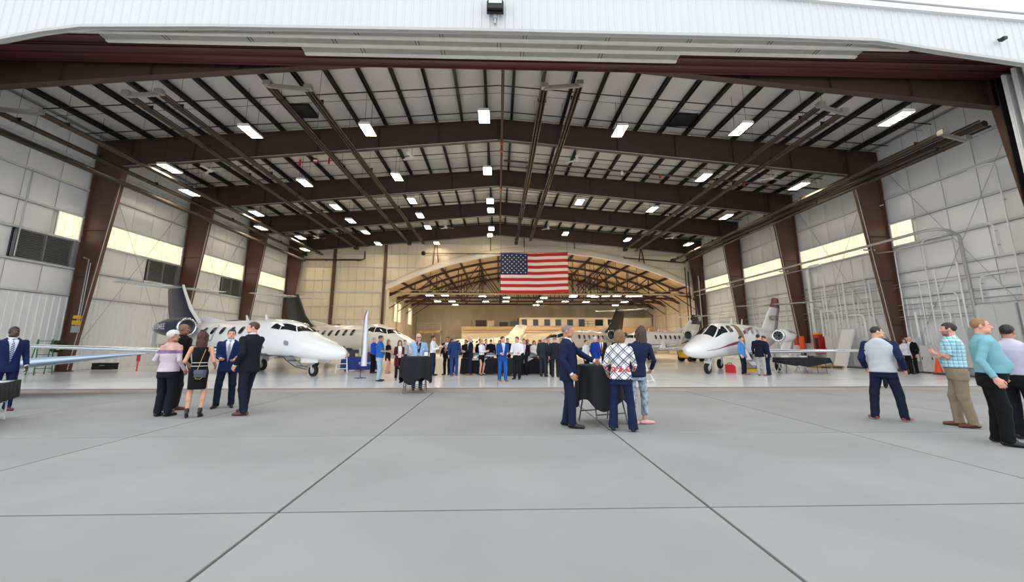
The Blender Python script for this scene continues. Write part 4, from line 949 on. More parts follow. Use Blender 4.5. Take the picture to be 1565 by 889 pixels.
# ---- canonical hand: wrist at origin, fingers to -Z, palm facing +X, thumb to -Y
HANDS = {}
def get_hand(pose, lod):
    k = (pose, lod)
    if k in HANDS: return HANDS[k]
    c1, c2 = {'relax': (18, 28), 'grip': (48, 62), 'flat': (4, 6), 'point': (35, 40)}[pose]
    segs = []
    for i, (y, L) in enumerate(((-.031, .072), (-.0105, .08), (.01, .075), (.029, .06))):
        p = np.array([0, y, -.088]); a = 0
        for sgi, (f, r) in enumerate(((.45, .0092), (.32, .0086), (.23, .0078))):
            a += math.radians((c1, c2, c2*.6)[sgi]+i*2); q = p+L*f*np.array([math.sin(a), (i-1.5)*.02*(1 if pose == 'flat' else .3), -math.cos(a)]); segs.append((p, q, r, r*.93)); p = q
    th = [(0, -.024, -.022), (.014, -.05, -.05), (.022, -.058, -.082), (.03, -.052, -.106)] if pose != 'grip' else [(0, -.024, -.022), (.02, -.048, -.05), (.04, -.045, -.078), (.05, -.03, -.095)]
    def f(p):
        d = smin(ell_d(p, (0, 0, -.05), (.02, .046, .055)), cone_d(p, (0, 0, .06), (0, 0, -.02), .028, .027), .02)
        for s in segs: d = smin(d, cone_d(p, *s), .006)
        for a, b, r in zip(th[:-1], th[1:], (.0135, .011, .0095)): d = smin(d, cone_d(p, a, b, r, r*.9), .007)
        return d
    h = {'hi': .0047, 'mid': .0065, 'lo': .008}[lod]
    HANDS[k] = nets(f, (-.04, -.08, -.18), (.1, .06, .06), h); return HANDS[k]

SKINS = {'fair': '#d9a48a', 'pink': '#dc9c88', 'light': '#cf9a7c', 'tan': '#b27f5f', 'brown': '#7d5138', 'dark': '#4a3026'}
def skin(k): return mat('skin_'+k, SKINS[k], .5)
def cloth(c, rough=.85):
    l = np.array(lin(c)); l = l*(.48+.52*min(1, max(0, (l.mean()-.02)/.22)))
    return mat('cloth_'+c.lstrip('#'), tuple(l), rough, bump=(55, .15), var=(6, .08), spec=.25)
EYEW, EYED = mat('eye_white', '#d9d4cd', .3), mat('eye_iris', '#2a1d17', .2)
HAIRC = {'black': '#171416', 'dark': '#2c211d', 'brown': '#4a3328', 'auburn': '#4d2b22', 'light': '#80603f', 'blond': '#a58a62', 'grey': '#77736f', 'white': '#cfcbc6', 'sandy': '#96704e'}
def hairm(c): return mat('hair_'+c, HAIRC[c], .55, var=(30, .25))
SHOES = {'black': '#141416', 'brown': '#5b2e1c', 'tan': '#8a4f28', 'navy': '#1a2136', 'redwhite': '#8e1d2e', 'blush': '#d9aaa0', 'nude': '#b98465'}
TORSO_M = dict(z=[.78, .92, 1.02, 1.12, 1.26, 1.38, 1.45, 1.5, 1.545, 1.6], w=[.182, .18, .166, .16, .178, .192, .186, .13, .068, .05], d=[.125, .125, .115, .112, .122, .122, .104, .08, .062, .05])
TORSO_F = dict(z=[.78, .92, 1.02, 1.12, 1.26, 1.38, 1.45, 1.5, 1.545, 1.6], w=[.18, .178, .152, .135, .15, .162, .158, .11, .055, .045], d=[.125, .128, .11, .1, .125, .12, .095, .07, .055, .045])

def ik(S, T, a, b, pole):
    S, T = np.array(S, float), np.array(T, float); d = T-S; L = np.linalg.norm(d); Lc = min(L, (a+b)*.995); T = S+d/L*Lc
    n = d/L; m = np.array(pole, float); m = m-(m@n)*n; m /= np.linalg.norm(m)+1e-9
    x = (a*a-b*b+Lc*Lc)/(2*Lc); y = math.sqrt(max(0, a*a-x*x)); return S+n*x+m*y, T

def person(label, loc, rz, H=1.78, fem=False, skin_='fair', hair=('short', 'dark'), top='jacket', topc='#1d2b52', shirtc=None, tie=None, bottom='trousers', botc='#1d2b52', shoes='black',
           feet=None, hands=None, hpose=('relax', 'relax'), palm=(None, None), lean=(0, 0), twist=0, head=(0, 0, 0), fat=0.0, sleeve='long', belt=None, glasses=None, beard=False, lod='lo', top_mi=None, top_mats=None, hem=None, lapel=True, belly=0.0, group=None, sleeve_c=None, leg_w=1.0, pants_mat=None, pole=None):
    s = H/1.78; R = thing('person', label, 'person', (loc[0], loc[1], 0), math.radians(rz)-math.atan2(loc[0], loc[1]), group, s)
    h = {'hi': .0145, 'mid': .019, 'lo': .027}[lod]; T = TORSO_F if fem else TORSO_M
    feet = feet or ((-.11, .0, -8), (.11, .0, 8))
    sk = skin(skin_); pel = np.array([(feet[0][0]+feet[1][0])/2*.8, (feet[0][1]+feet[1][1])/2*.8, .95])
    lx, ly = lean
    def sp(z): t = np.clip((z-.95)/.6, -.2, 1.4); return pel[0]+lx*t, pel[1]+ly*t
    tw = math.radians(twist)
    def torso(p, off=0.0, bel=True):
        z = p[:, 2]; cx, cy = sp(z); t = np.clip((z-.95)/.45, 0, 1)*tw; x, y = p[:, 0]-cx, p[:, 1]-cy; c, s_ = np.cos(t), np.sin(t); x, y = x*c+y*s_, -x*s_+y*c
        w = np.interp(z, T['z'], T['w'])*(1+fat)+off; d = np.interp(z, T['z'], T['d'])*(1+fat*1.2)+off
        if belly: b = belly*np.exp(-((z-1.1)/.14)**2); y = y+b*.5; d = d+b*.5
        if fem: y = y+np.where(y < 0, .022*np.exp(-((z-1.31)/.07)**2), 0)
        k = (np.abs(x/w)**2.3+np.abs(y/d)**2.3)**(1/2.3); return (k-1)*np.minimum(w, d)
    cS, sS = math.cos(tw), math.sin(tw); nx, ny = sp(1.45); sw = (.178 if fem else .205)*(1+fat*.6)
    Ra = lambda x, y, z: np.array([nx+x*cS-y*sS, ny+x*sS+y*cS, z])
    sh = [Ra(-sw, .005, 1.435), Ra(sw, .005, 1.435)]
    hands = hands or (None, None); EW = []
    for i, sg in enumerate((-1, 1)):
        Tg = hands[i] if hands[i] is not None else (sg*(sw+.05), -.04, .905)
        Tw = Ra(*Tg) if len(Tg) == 3 else np.array(Tg[:3])
        EW.append(ik(sh[i], Tw, .29, .265, Ra(sg*(pole[0] if pole else .28), pole[1] if pole else .75, 0)-Ra(0, 0, 0)+np.array([0, 0, pole[2] if pole else -.5]))+(sh[i],))
    hipx = .095; legs = []
    for i, sg in enumerate((-1, 1)):
        fx, fy, fd = feet[i]; a = math.radians(fd); fwd = np.array([math.sin(a), -math.cos(a), 0]); lift = feet[i][3] if len(feet[i]) > 3 else 0
        hp = np.array([pel[0]+sg*hipx, pel[1]+.01, .93]); an = np.array([fx, fy, (.085 if not (fem and shoes.startswith('heel')) else .13)+lift]); Ld = max(.82, np.linalg.norm(an-hp)*1.004); kn, an = ik(hp, an, Ld*.505, Ld*.495, fwd*1.0+np.array([sg*.1, 0, 0])); legs.append((hp, kn, an, fwd, lift))
    def arms(p, r0, r1, r2, cut=None):
        d = None
        for E, Wr, S in EW:
            q = np.minimum(cone_d(p, S, E, r0, r1), 9); e = smin(q, cone_d(p, E, Wr, r1, r2), .015); d = e if d is None else np.minimum(d, e)
        return d
    allp = np.array([x for t in EW for x in t]+[x for l in legs for x in l[:3]]+[pel, Ra(0, 0, 1.6)]); lo = allp.min(0)-.26; hi = allp.max(0)+.26
    blo, bhi = lo.copy(), hi.copy(); blo[2] = .0; bhi[2] = 1.6
    # ---- body: one skin mesh (trunk, limbs, head, hands)
    bare_arm = top in ('tee', 'sleeveless'); bare_leg = bottom in ('skirt', 'dress')
    def fbody(p):
        d = np.maximum(torso(p, -.02), .84-p[:, 2]); d = smin(d, arms(p, .046, .038, .027), .03)
        for hp, kn, an, fwd, lift in legs:
            d = smin(d, smin(cone_d(p, hp, kn, .075, .052), smin(cone_d(p, kn, kn+(an-kn)*.4+np.array([0, .012, 0]), .05, .053), cone_d(p, kn+(an-kn)*.4, an, .05, .034), .02), .02), .03)
            if bare_leg: d = smin(d, cone_d(p, an-fwd*.02-np.array([0, 0, .02]), an+fwd*.13-np.array([0, 0, .06]), .03, .024), .02)
        return np.maximum(d, p[:, 2]-1.53)
    V, Q = nets(fbody, blo, bhi, h if (bare_arm or bare_leg) else h*1.6); Vs, Qs, Ms = [V], [Q], [np.zeros(len(Q), int)]; n = len(V)
    hv, hq, hm, hr = get_head(fem, hair[0], lod, beard)
    hx, hy = sp(1.6); yaw, pit, rol = [math.radians(a) for a in head]
    MH = Matrix.Translation((hx, hy-.012, 1.6)) @ Matrix.Rotation(yaw, 4, 'Z') @ Matrix.Rotation(pit, 4, 'X') @ Matrix.Rotation(rol, 4, 'Y') @ Matrix.Translation((0, -.0, .065)) @ Matrix.Scale(1.0 if not fem else .96, 4)
    def xf(M, P): M = np.array(M); return P@M[:3, :3].T+M[:3, 3]
    Vs.append(xf(MH, hv)); Qs.append(hq+n); Ms.append(hm); n += len(hv)
    for i, sg in enumerate((-1, 1)):
        E, Wr, S = EW[i]; hp_ = hpose[i]
        if hp_ == 'none': continue
        av, aq = get_hand(hp_, lod); f = (Wr-E)/np.linalg.norm(Wr-E); pn = np.array(palm[i], float) if palm[i] is not None else (Ra(-sg, 0, 0)-Ra(0, 0, 0))
        zc = -f; xc = pn-(pn@zc)*zc; xc /= np.linalg.norm(xc); yc = np.cross(zc, xc)
        A = av.copy(); q = aq
        thumb = yc@np.array([0, -1, 0])
        if sg > 0: A[:, 1] *= -1; q = aq[:, ::-1]
        A = A@np.stack([xc, yc, zc])+Wr; Vs.append(A); Qs.append(q+n); Ms.append(np.zeros(len(aq), int)); n += len(av)
    hc = hairm(hair[1] if len(hair) > 1 else 'dark')
    me = mesh_np('body', np.concatenate(Vs), np.concatenate(Qs), [sk, mat('lips_'+skin_, tuple(np.array(lin(SKINS[skin_]))*np.array([.86, .6, .58])), .45), (mat('stubble_'+hair[1], tuple(np.array(lin(HAIRC[hair[1]]))*.45+np.array(lin(SKINS[skin_]))*.4), .6) if beard else hc), EYEW, EYED], np.concatenate(Ms)); obj('body', me, R)
    def layer(name, f, lo_, hi_, m, hh=None, mi=None):
        V, Q = nets(f, lo_, hi_, hh or h)
        if len(Q) == 0: return None
        ms = m if isinstance(m, list) else [m]; return obj(name, mesh_np(name, V, Q, ms, mi(V[Q].mean(1)) if mi else None), R)
    if hr is not None: obj('hair', mesh_np('hair', xf(MH, hr[0]), hr[1], [hc]), R)
    # ---- legs
    waist = 1.03
    wob = lambda p: (.0022*np.sin(p[:, 2]*29+p[:, 0]*22+3*np.sin(p[:, 1]*14+p[:, 0]*7))+.0016*np.sin(p[:, 2]*47-p[:, 1]*38+2*np.sin(p[:, 0]*17)))*(.35+np.exp(-((p[:, 2]-.47)/.12)**2)+1.2*np.exp(-((p[:, 2]-.08)/.12)**2)+.6*np.exp(-((p[:, 2]-.86)/.06)**2))
    if bottom in ('trousers', 'leggings', 'jeans', 'flare'):
        r = {'trousers': (.098, .074, .066), 'jeans': (.096, .072, .06), 'leggings': (.09, .068, .06), 'flare': (.092, .066, .082)}[bottom]; r = [q*leg_w for q in r]; hemz = {'leggings': .17 if pants_mat else .09}.get(bottom, .045)
        def fl(p):
            d = None
            for hp, kn, an, fwd, lift in legs:
                foot = an+np.array([0, 0, -.04]); e = smin(cone_d(p, hp+np.array([0, .0, -.02]), kn, r[0], r[1]), cone_d(p, kn, foot, r[1], r[2]), .03); e = np.maximum(e, an[2]-.085+hemz-p[:, 2]); d = e if d is None else np.minimum(d, e)
            g = np.maximum(torso(p, -.004), .80-p[:, 2]); d = smin(d, g, .035)
            return np.maximum(d+wob(p), p[:, 2]-waist)
        b2 = bhi.copy(); b2[2] = 1.1; layer('trousers', fl, blo, b2, pants_mat or cloth(botc))
    elif bottom in ('skirt', 'dress'):
        hz = hem or .56
        def fs(p):
            z = p[:, 2]; d = torso(np.column_stack([p[:, 0], p[:, 1], np.maximum(z, .93)]), .004); tp = np.clip((.93-z)/.4, 0, 1); d = d+.012*tp
            return np.maximum(np.maximum(d+.3*wob(p), z-(waist if bottom == 'skirt' else 1.46)), hz-z)
        b1 = blo.copy(); b1[2] = hz; b2 = bhi.copy(); b2[2] = 1.5
        def fs2(p):
            d = fs(p)
            if bottom == 'dress':
                x = p[:, 0]-sp(1.4)[0]; d = np.maximum(d, -np.minimum(9, np.linalg.norm(np.column_stack([x, p[:, 1]-sp(1.5)[1], p[:, 2]-1.54]), axis=1)-.11)*1.0)
                d = np.maximum(d, np.where(p[:, 2] > 1.36, np.abs(x)-.135, -1))
            return d
        layer('dress' if bottom == 'dress' else 'skirt', fs2, b1, b2, cloth(botc))
    # ---- shoes
    hl = shoes.startswith('heel'); sc_ = shoes.split('_')[-1] if hl else shoes
    smat = mat('shoe_'+sc_, SHOES.get(sc_, '#141416'), .35)
    for i in range(2):
        hp, kn, an, fwd, lift = legs[i]; side = np.array([-fwd[1], fwd[0], 0]); g = lift
        heel = an*[1, 1, 0]-fwd*.05; toe = heel+fwd*.235
        def fsz(p):
            d = smin(cone_d(p, heel+[0, 0, .045+g], heel+fwd*.09+[0, 0, .05+g], .037, .038), cone_d(p, heel+fwd*.1+[0, 0, .036+g], toe+[0, 0, .028+g], .042, .033), .03)
            return np.maximum(np.maximum(d, g+.002-p[:, 2]), p[:, 2]-(.095+g))
        def fhe(p):
            d = smin(cone_d(p, heel+[0, 0, .105+g], heel+fwd*.09+[0, 0, .06+g], .03, .032), cone_d(p, heel+fwd*.1+[0, 0, .035+g], toe-fwd*.03+[0, 0, .02+g], .036, .022), .03)
            d = np.minimum(d, cone_d(p, heel+[0, 0, .1+g], heel+[0, 0, .0+g], .016, .018)); d = np.minimum(d, np.maximum(cone_d(p, an+[0, 0, .0], an+[0, 0, .04], .042, .042), -9)) if 'strap' in shoes else d
            return np.maximum(d, g+.002-p[:, 2])
        o = layer('shoe', fhe if hl else fsz, np.minimum(heel, toe)-.06, np.maximum(heel, toe)+[.06, .06, .2+g], [smat, mat('white_sole', '#e8e6e2', .5)], min(h, .014), (lambda C: (C[:, 2] < .024).astype(int)) if shoes == 'redwhite' else None)
    # ---- top
    tz0 = {'jacket': .80, 'cardigan': .62, 'hoodie': .90, 'untucked': .86, 'shirt': .99, 'tee': .99, 'polo': .9, 'blouse': .93, 'sleeveless': 1.0}.get(top, .9) if hem is None or bottom in ('skirt', 'dress') else hem
    if bottom == 'dress' and top == 'sleeveless': top = None
    if top:
        thick = {'jacket': .015, 'hoodie': .022, 'cardigan': .022, 'blouse': .006 if bottom in ('skirt', 'dress') else .02, 'polo': .012, 'untucked': .016}.get(top, .006)
        r0, r1, r2 = {'jacket': (.066, .055, .045), 'hoodie': (.068, .06, .05), 'cardigan': (.06, .05, .042)}.get(top, (.062, .052, .04))
        if fem: r0, r1, r2 = r0*.86, r1*.85, r2*.85
        open_ = top in ('jacket', 'cardigan') and shirtc
        zb = .98 if top == 'jacket' else .7
        def wedge(p):
            cx, cy = sp(p[:, 2]); t = np.clip((p[:, 2]-.95)/.45, 0, 1)*tw; x = p[:, 0]-cx; y = p[:, 1]-cy; X = x*np.cos(t)+y*np.sin(t); Y = -x*np.sin(t)+y*np.cos(t)
            wv = np.clip((p[:, 2]-zb)*(.17 if top == 'jacket' else .1)+(0 if top == 'jacket' else .03), -.02, .085); return np.maximum(np.abs(X)-wv, Y+.02)
        def ft(p):
            d = torso(p, thick)
            if top in ('untucked', 'hoodie', 'blouse', 'polo'): d = d+.004*np.sin(p[:, 2]*38+p[:, 0]*14)*np.clip((1.2-p[:, 2])*4, 0, 1)
            a = arms(p, r0, r1, r2)
            if sleeve == 'short':
                for (E, Wr, S) in EW: pass
                a = None
                for (E, Wr, S) in EW:
                    m = S+(E-S)*.8; e = cone_d(p, S, m, r0, r0*1.0); e = np.maximum(e, (p-m)@((E-S)/np.linalg.norm(E-S))); a = e if a is None else np.minimum(a, e)
            else:
                for (E, Wr, S) in EW: f = (Wr-E)/np.linalg.norm(Wr-E); a = np.maximum(a, np.where(np.linalg.norm(p-Wr, axis=1) < .12, (p-Wr)@f+(.0 if top != 'jacket' else .012), -9))
            if bare_arm and sleeve != 'short': a = np.full(len(p), 9.0)
            d = np.maximum(d, p[:, 2]-1.54); d = smin(d, a+.0025*np.sin(p[:, 2]*60+p[:, 0]*40+p[:, 1]*25), .028)
            if top == 'hoodie': nxk, nyk = sp(1.52); d = smin(d, ell_d(p, (nxk, nyk+.09, 1.47), (.12, .06, .085)), .03)
            cx, cy = sp(1.5); nk = np.linalg.norm(np.column_stack([p[:, 0]-cx, (p[:, 1]-cy-.0)*1.0]), axis=1)-(.062 if not fem else .06); d = np.maximum(d, -np.where(p[:, 2] > 1.47, nk, 9))
            cut = tz0
            d = np.maximum(d, np.minimum(cut-p[:, 2], 9) if True else d) if True else d
            if open_: d = np.maximum(d, -wedge(p))
            return d
        def ft2(p):                                              # keep lowered sleeves when the hem is cut
            d = ft(p); a = arms(p, r0, r1, r2)
            if sleeve == 'long' and not bare_arm:
                for (E, Wr, S) in EW: f = (Wr-E)/np.linalg.norm(Wr-E); a = np.maximum(a, np.where(np.linalg.norm(p-Wr, axis=1) < .12, (p-Wr)@f+.012, -9))
                d = np.minimum(d, a+.0025*np.sin(p[:, 2]*60+p[:, 0]*40))
            return d
        tb0 = blo.copy(); tb0[2] = min(tz0, min(w[1][2] for w in EW)-.06); tb1 = bhi.copy(); tb1[2] = 1.6
        sc2 = cloth(sleeve_c) if sleeve_c else None
        mats_ = top_mats or ([cloth(topc), sc2] if sc2 else [cloth(topc)])
        mif = top_mi
        if sc2: mif = lambda C: ((arms(C, r0, r1, r2) < torso(C, thick)-.012) | ((C[:, 2] > 1.3) & (torso(C, thick) < .03) & (np.abs(C[:, 0]-sp(1.45)[0]) > .075+(1.52-C[:, 2])*.5) & (C[:, 1]-sp(1.4)[1] < .09))).astype(int)
        o = layer({'tee': 'shirt', 'untucked': 'shirt', 'polo': 'polo_shirt'}.get(top, top), ft2, tb0, tb1, mats_, None, mif)
        if open_:
            def fsh(p):
                d = np.maximum(torso(p, thick-.018), p[:, 2]-1.5); d = np.maximum(d, .99-p[:, 2]); cx, cy = sp(1.54)
                col = np.maximum(np.abs(np.linalg.norm(np.column_stack([p[:, 0]-cx, p[:, 1]-cy+.005]), axis=1)-.068)-.007, np.abs(p[:, 2]-1.535-.25*(p[:, 1]-cy))-.03); d = np.minimum(d, col)
                for (E, Wr, S) in EW: d = np.minimum(d, cone_d(p, Wr-(Wr-E)*.1, Wr+(Wr-E)*.02, .036, .036))
                return d
            s1 = blo.copy(); s1[2] = min(.98, min(w[1][2] for w in EW)-.05); s2 = bhi.copy(); s2[2] = 1.62
            layer('shirt', fsh, s1, s2, cloth(shirtc, .7))
        if open_ and top == 'jacket' and lod != 'lo':
            for q in (-1, 1):
                rows_ = []
                for z in (1.0, 1.06, 1.14, 1.22, 1.3, 1.36, 1.38, 1.42, 1.47):
                    cx, cy = sp(z); t = min(1, max(0, (z-.95)/.45))*tw; w = np.interp(z, T['z'], T['w'])*(1+fat)+thick; d = np.interp(z, T['z'], T['d'])*(1+fat*1.2)+thick; yo = 0
                    if belly: b = belly*math.exp(-((z-1.1)/.14)**2); d += b*.5; yo = -b*.5
                    xi = max(.004, min(.085, (z-.98)*.17)-.004); wd_ = min(.07, .01+(z-1.0)*.2) if z < 1.37 else .05; yy = lambda x: yo-d*(max(.02, 1-(min(.97, x/w))**2.3))**(1/2.3)
                    rows_.append([(cx+X*math.cos(t)-Y*math.sin(t), cy+X*math.sin(t)+Y*math.cos(t), z) for X, Y in ((q*xi, yy(xi)-.007), (q*(xi+wd_*.5), yy(xi+wd_*.5)-.010), (q*(xi+wd_), yy(xi+wd_)-.007), (q*(xi+wd_*.5), yy(xi+wd_*.5)+.012))])
                if q > 0: rows_ = [list(reversed(r_)) for r_ in rows_]
                mb = MB(); mb.loft(rows_, True, 0, False); mb.build('lapel', cloth(topc), R)
        if tie:
            mb = MB(); rows_ = []
            for z, w in ((1.52, .022), (1.5, .026), (1.485, .018), (1.4, .024), (1.25, .032), (1.12, .036), (1.04, .03), (1.02, .004)):
                cx, cy = sp(z); t = min(1, max(0, (z-.95)/.45))*tw; d = np.interp(z, T['z'], T['d'])*(1+fat*1.2)+thick-.010; 
                if belly: d += belly*math.exp(-((z-1.1)/.14)**2)*.98
                if z > 1.47: d = .082
                rows_.append([(cx+X*math.cos(t)+d_*math.sin(t), cy+X*math.sin(t)-d_*math.cos(t), z) for X, d_ in ((-w, d-.002), (0, d+.006), (w, d-.002), (0, d-.008))])
            mb.loft(rows_, True, 0, False); mb.build('tie', tie, R)
        if top in ('shirt', 'tee', 'polo', 'untucked') and not fem:
            def fc(p): cx, cy = sp(1.54); return np.maximum(np.abs(np.linalg.norm(np.column_stack([p[:, 0]-cx, p[:, 1]-cy]), axis=1)-.07)-.009, np.abs(p[:, 2]-1.525-.3*(p[:, 1]-cy))-.028)
            cx, cy = sp(1.54); layer('collar', fc, (cx-.1, cy-.1, 1.46), (cx+.1, cy+.1, 1.6), top_mats[0] if top_mats else cloth(topc), min(h, .016))
    if belt:
        def fb(p): return np.maximum(torso(p, .003), np.abs(p[:, 2]-1.015)-.02)
        layer('belt', fb, (blo[0], blo[1], .97), (bhi[0], bhi[1], 1.06), mat('belt_'+belt, SHOES[belt], .4), min(h, .016))
    if glasses:
        mb = MB()
        for sg in (-1, 1):
            mb.box((sg*.032, -.1, .004), (.042, .006, .028)); mb.beam((sg*.055, -.098, .008), (sg*.083, .02, .006), .004, .006)
        mb.box((0, -.103, .01), (.02, .005, .006)); mb.v = [tuple(q) for q in xf(MH, np.array(mb.v))]; mb.build('sunglasses' if glasses == 'sun' else 'glasses', mat('dark_lenses', '#17181b', .15), R)
    R['_h'] = 0; del R['_h']
    return R, dict(EW=EW, MH=MH, sp=sp, torso=torso, xf=xf, Ra=Ra, s=s)
# ------------------------------------------------------------------ the people nearest the camera
def stripes(name, a, b, sc, rot=.8):
    m = bpy.data.materials.new(name); m.use_nodes = True; t = m.node_tree; bs = t.nodes['Principled BSDF']; co = t.nodes.new('ShaderNodeTexCoord'); mp = t.nodes.new('ShaderNodeMapping'); mp.inputs['Rotation'].default_value = (0, rot, 0)
    w = t.nodes.new('ShaderNodeTexWave'); w.inputs['Scale'].default_value = sc; r = t.nodes.new('ShaderNodeValToRGB'); r.color_ramp.interpolation = 'CONSTANT'; r.color_ramp.elements[0].color = (*lin(a), 1); r.color_ramp.elements[1].color = (*lin(b), 1); r.color_ramp.elements[1].position = .5
    t.links.new(co.outputs['Object'], mp.inputs[0]); t.links.new(mp.outputs[0], w.inputs[0]); t.links.new(w.outputs['Fac'], r.inputs[0]); t.links.new(r.outputs[0], bs.inputs['Base Color']); bs.inputs['Roughness'].default_value = .6
    return m
def plaid(name, base, line, line2, n, rot, width=.14, flowers=None, axis='X'):     # woven check on object coordinates (x+y, z)
    m = bpy.data.materials.new(name); m.use_nodes = True; t = m.node_tree; bs = t.nodes['Principled BSDF']; bs.inputs['Roughness'].default_value = .8
    N = t.nodes.new; L = t.links.new; co = N('ShaderNodeTexCoord'); mp = N('ShaderNodeMapping'); mp.inputs['Rotation'].default_value = (0, rot, 0); L(co.outputs['Object'], mp.inputs[0]); sp_ = N('ShaderNodeSeparateXYZ'); L(mp.outputs[0], sp_.inputs[0])
    def tri(sock, off, wd):
        a = N('ShaderNodeMath'); a.operation = 'MULTIPLY_ADD'; a.inputs[1].default_value = n; a.inputs[2].default_value = off; L(sock, a.inputs[0]); f = N('ShaderNodeMath'); f.operation = 'FRACT'; L(a.outputs[0], f.inputs[0]); c = N('ShaderNodeMath'); c.operation = 'LESS_THAN'; c.inputs[1].default_value = wd; L(f.outputs[0], c.inputs[0]); return c.outputs[0]
    cur = None; col = (*lin(base), 1)
    def mix(fac, c, amt=1.0):
        nonlocal cur
        k = N('ShaderNodeMix'); k.data_type = 'RGBA'; g = N('ShaderNodeMath'); g.operation = 'MULTIPLY'; g.inputs[1].default_value = amt; L(fac, g.inputs[0]); L(g.outputs[0], k.inputs['Factor'])
        if cur is None: k.inputs['A'].default_value = col
        else: L(cur, k.inputs['A'])
        k.inputs['B'].default_value = (*lin(c), 1); cur = k.outputs['Result']
    ax = [sp_.outputs[axis], sp_.outputs['Z']]
    for s_ in ax: mix(tri(s_, 0, width), line, .85); mix(tri(s_, .25 if line2 else .22, width*.6), line2 or line, .85)
    if flowers:
        z = N('ShaderNodeSeparateXYZ'); L(co.outputs['Object'], z.inputs[0]); v = N('ShaderNodeTexNoise'); v.inputs['Scale'].default_value = 17; L(co.outputs['Object'], v.inputs['Vector']); a = N('ShaderNodeMath'); a.operation = 'GREATER_THAN'; a.inputs[1].default_value = .5; L(v.outputs['Fac'], a.inputs[0])
        d = N('ShaderNodeMath'); d.operation = 'SUBTRACT'; d.inputs[1].default_value = flowers[1]; L(z.outputs['Z'], d.inputs[0]); e = N('ShaderNodeMath'); e.operation = 'ABSOLUTE'; L(d.outputs[0], e.inputs[0]); f = N('ShaderNodeMath'); f.operation = 'LESS_THAN'; f.inputs[1].default_value = flowers[2]; L(e.outputs[0], f.inputs[0]); g = N('ShaderNodeMath'); g.operation = 'MULTIPLY'; L(a.outputs[0], g.inputs[0]); L(f.outputs[0], g.inputs[1]); mix(g.outputs[0], flowers[0])
    L(cur, bs.inputs['Base Color']); return m
NAVY, NAVY2, CHAR, BLK = '#1b2a50', '#202a42', '#2b2d36', '#16171b'
TIE1 = stripes('striped_navy_tie', '#26335c', '#c9cfdc', 14); TIE2 = stripes('checked_blue_tie', '#1f2f55', '#b9c6de', 9, -.8)
person('man in bright navy suit with checked tie behind the black-covered table, far left', (-10.98, 10.15), 14, 1.84, skin_='dark', hair=('crop', 'black'), topc='#1c2f63', botc='#1b2c5a', shirtc='#dfe3ea', tie=TIE2, shoes='brown', hands=((-.29, -.03, .9), (.27, -.1, .93)), head=(14, 0, 0), fat=.0, lod='hi', feet=((-.13, 0, -10), (.13, .02, 12)))
# group at the left
LAV = [cloth('#cdbfcb'), mat('purple_print', '#8d6f96', .8, var=(14, .5)), mat('peach_print', '#c99f92', .8, var=(12, .3))]
r, k = person('white-haired woman in lavender jacket with printed shoulders and dark slacks', (-6.85, 9.35), 140, 1.72, True, 'tan', ('volume', 'white'), 'blouse', '#cdbfcb', None, None, 'trousers', '#1c2233', 'black', hands=((-.27, -.1, .95), (.3, -.16, 1.02)), head=(-62, 0, 0), fat=.12, lod='hi', top_mats=LAV, hem=.92, top_mi=lambda C: np.where((C[:, 2] > 1.34) & (C[:, 2] < 1.375), 1, np.where((C[:, 2] > 1.3) & (C[:, 2] <= 1.34), 1, np.where(C[:, 2] >= 1.375, 2, 0))), leg_w=1.08)
mb = MB(); mb.lathe([(.01, .045), (.05, .052), (.054, .03), (.02, .02)], n=10); 
person('bald man in black turtleneck and dark suit behind the white-haired woman', (-7.25, 10.1), 50, 1.9, False, 'brown', ('bald', 'black'), 'jacket', '#15171d', '#101115', None, 'trousers', '#2a2c36', 'brown', head=(15, 4, 0), lod='hi', lean=(0, -.05))
r, k = person('dark-haired woman from behind in sleeveless black dress with white waist lines', (-6.12, 9.2), 165, 1.70, True, 'light', ('long', 'auburn'), None, bottom='dress', botc='#17181d', shoes='heel_strap_black', hands=((-.24, -.2, 1.05), (.24, -.2, 1.06)), hpose=('relax', 'relax'), head=(-25, 0, 0), lod='hi', hem=.58, feet=((-.1, -.02, -6), (.12, .03, 10)))
for z in (1.06, 1.13):
    pts = []
    for i in range(25):
        a = 2*PI*i/24; w = np.interp(z, TORSO_F['z'], TORSO_F['w'])+.006; d = np.interp(z, TORSO_F['z'], TORSO_F['d'])+.006; cx, cy = k['sp'](z); pts.append((cx+w*math.copysign(abs(math.cos(a))**.87, math.cos(a)), cy+d*math.copysign(abs(math.sin(a))**.87, math.sin(a)), z))
    MB().tube(pts, .006, 5).build('dress_trim', WHITE, r)
# her bag hangs from her shoulder: a thing of its own
t = thing('handbag', 'small grey handbag on a chain hanging at the back of the black dress', 'bag', (-5.96, 8.99, .87), math.radians(-15)); mb = MB(); mb.prism([(-.12, -.07), (.12, -.07), (.115, .07), (-.115, .07)], 'Y', -.03, .03); mb.build('bag_body', mat('grey_bag_leather', '#3e434f', .4), t)
m2 = MB(); m2.prism([(-.118, .0), (.118, 0), (.118, .075), (-.118, .075)], 'Y', -.042, .035); m2.build('flap', mat('grey_bag_flap', '#4b5160', .4), t); GOLD = mat('gold_chain', '#c7a76a', .3, .8)
m2 = MB(); m2.tube([(-.1, 0, .07), (-.13, 0, -.03), (-.06, -.03, -.1), (.05, -.03, -.1), (.12, 0, -.02), (.1, 0, .07)], .006, 5); m2.tube([(-.08, 0, .07), (-.05, .03, .25), (.0, .06, .48)], .006, 5); m2.build('chain', GOLD, t)
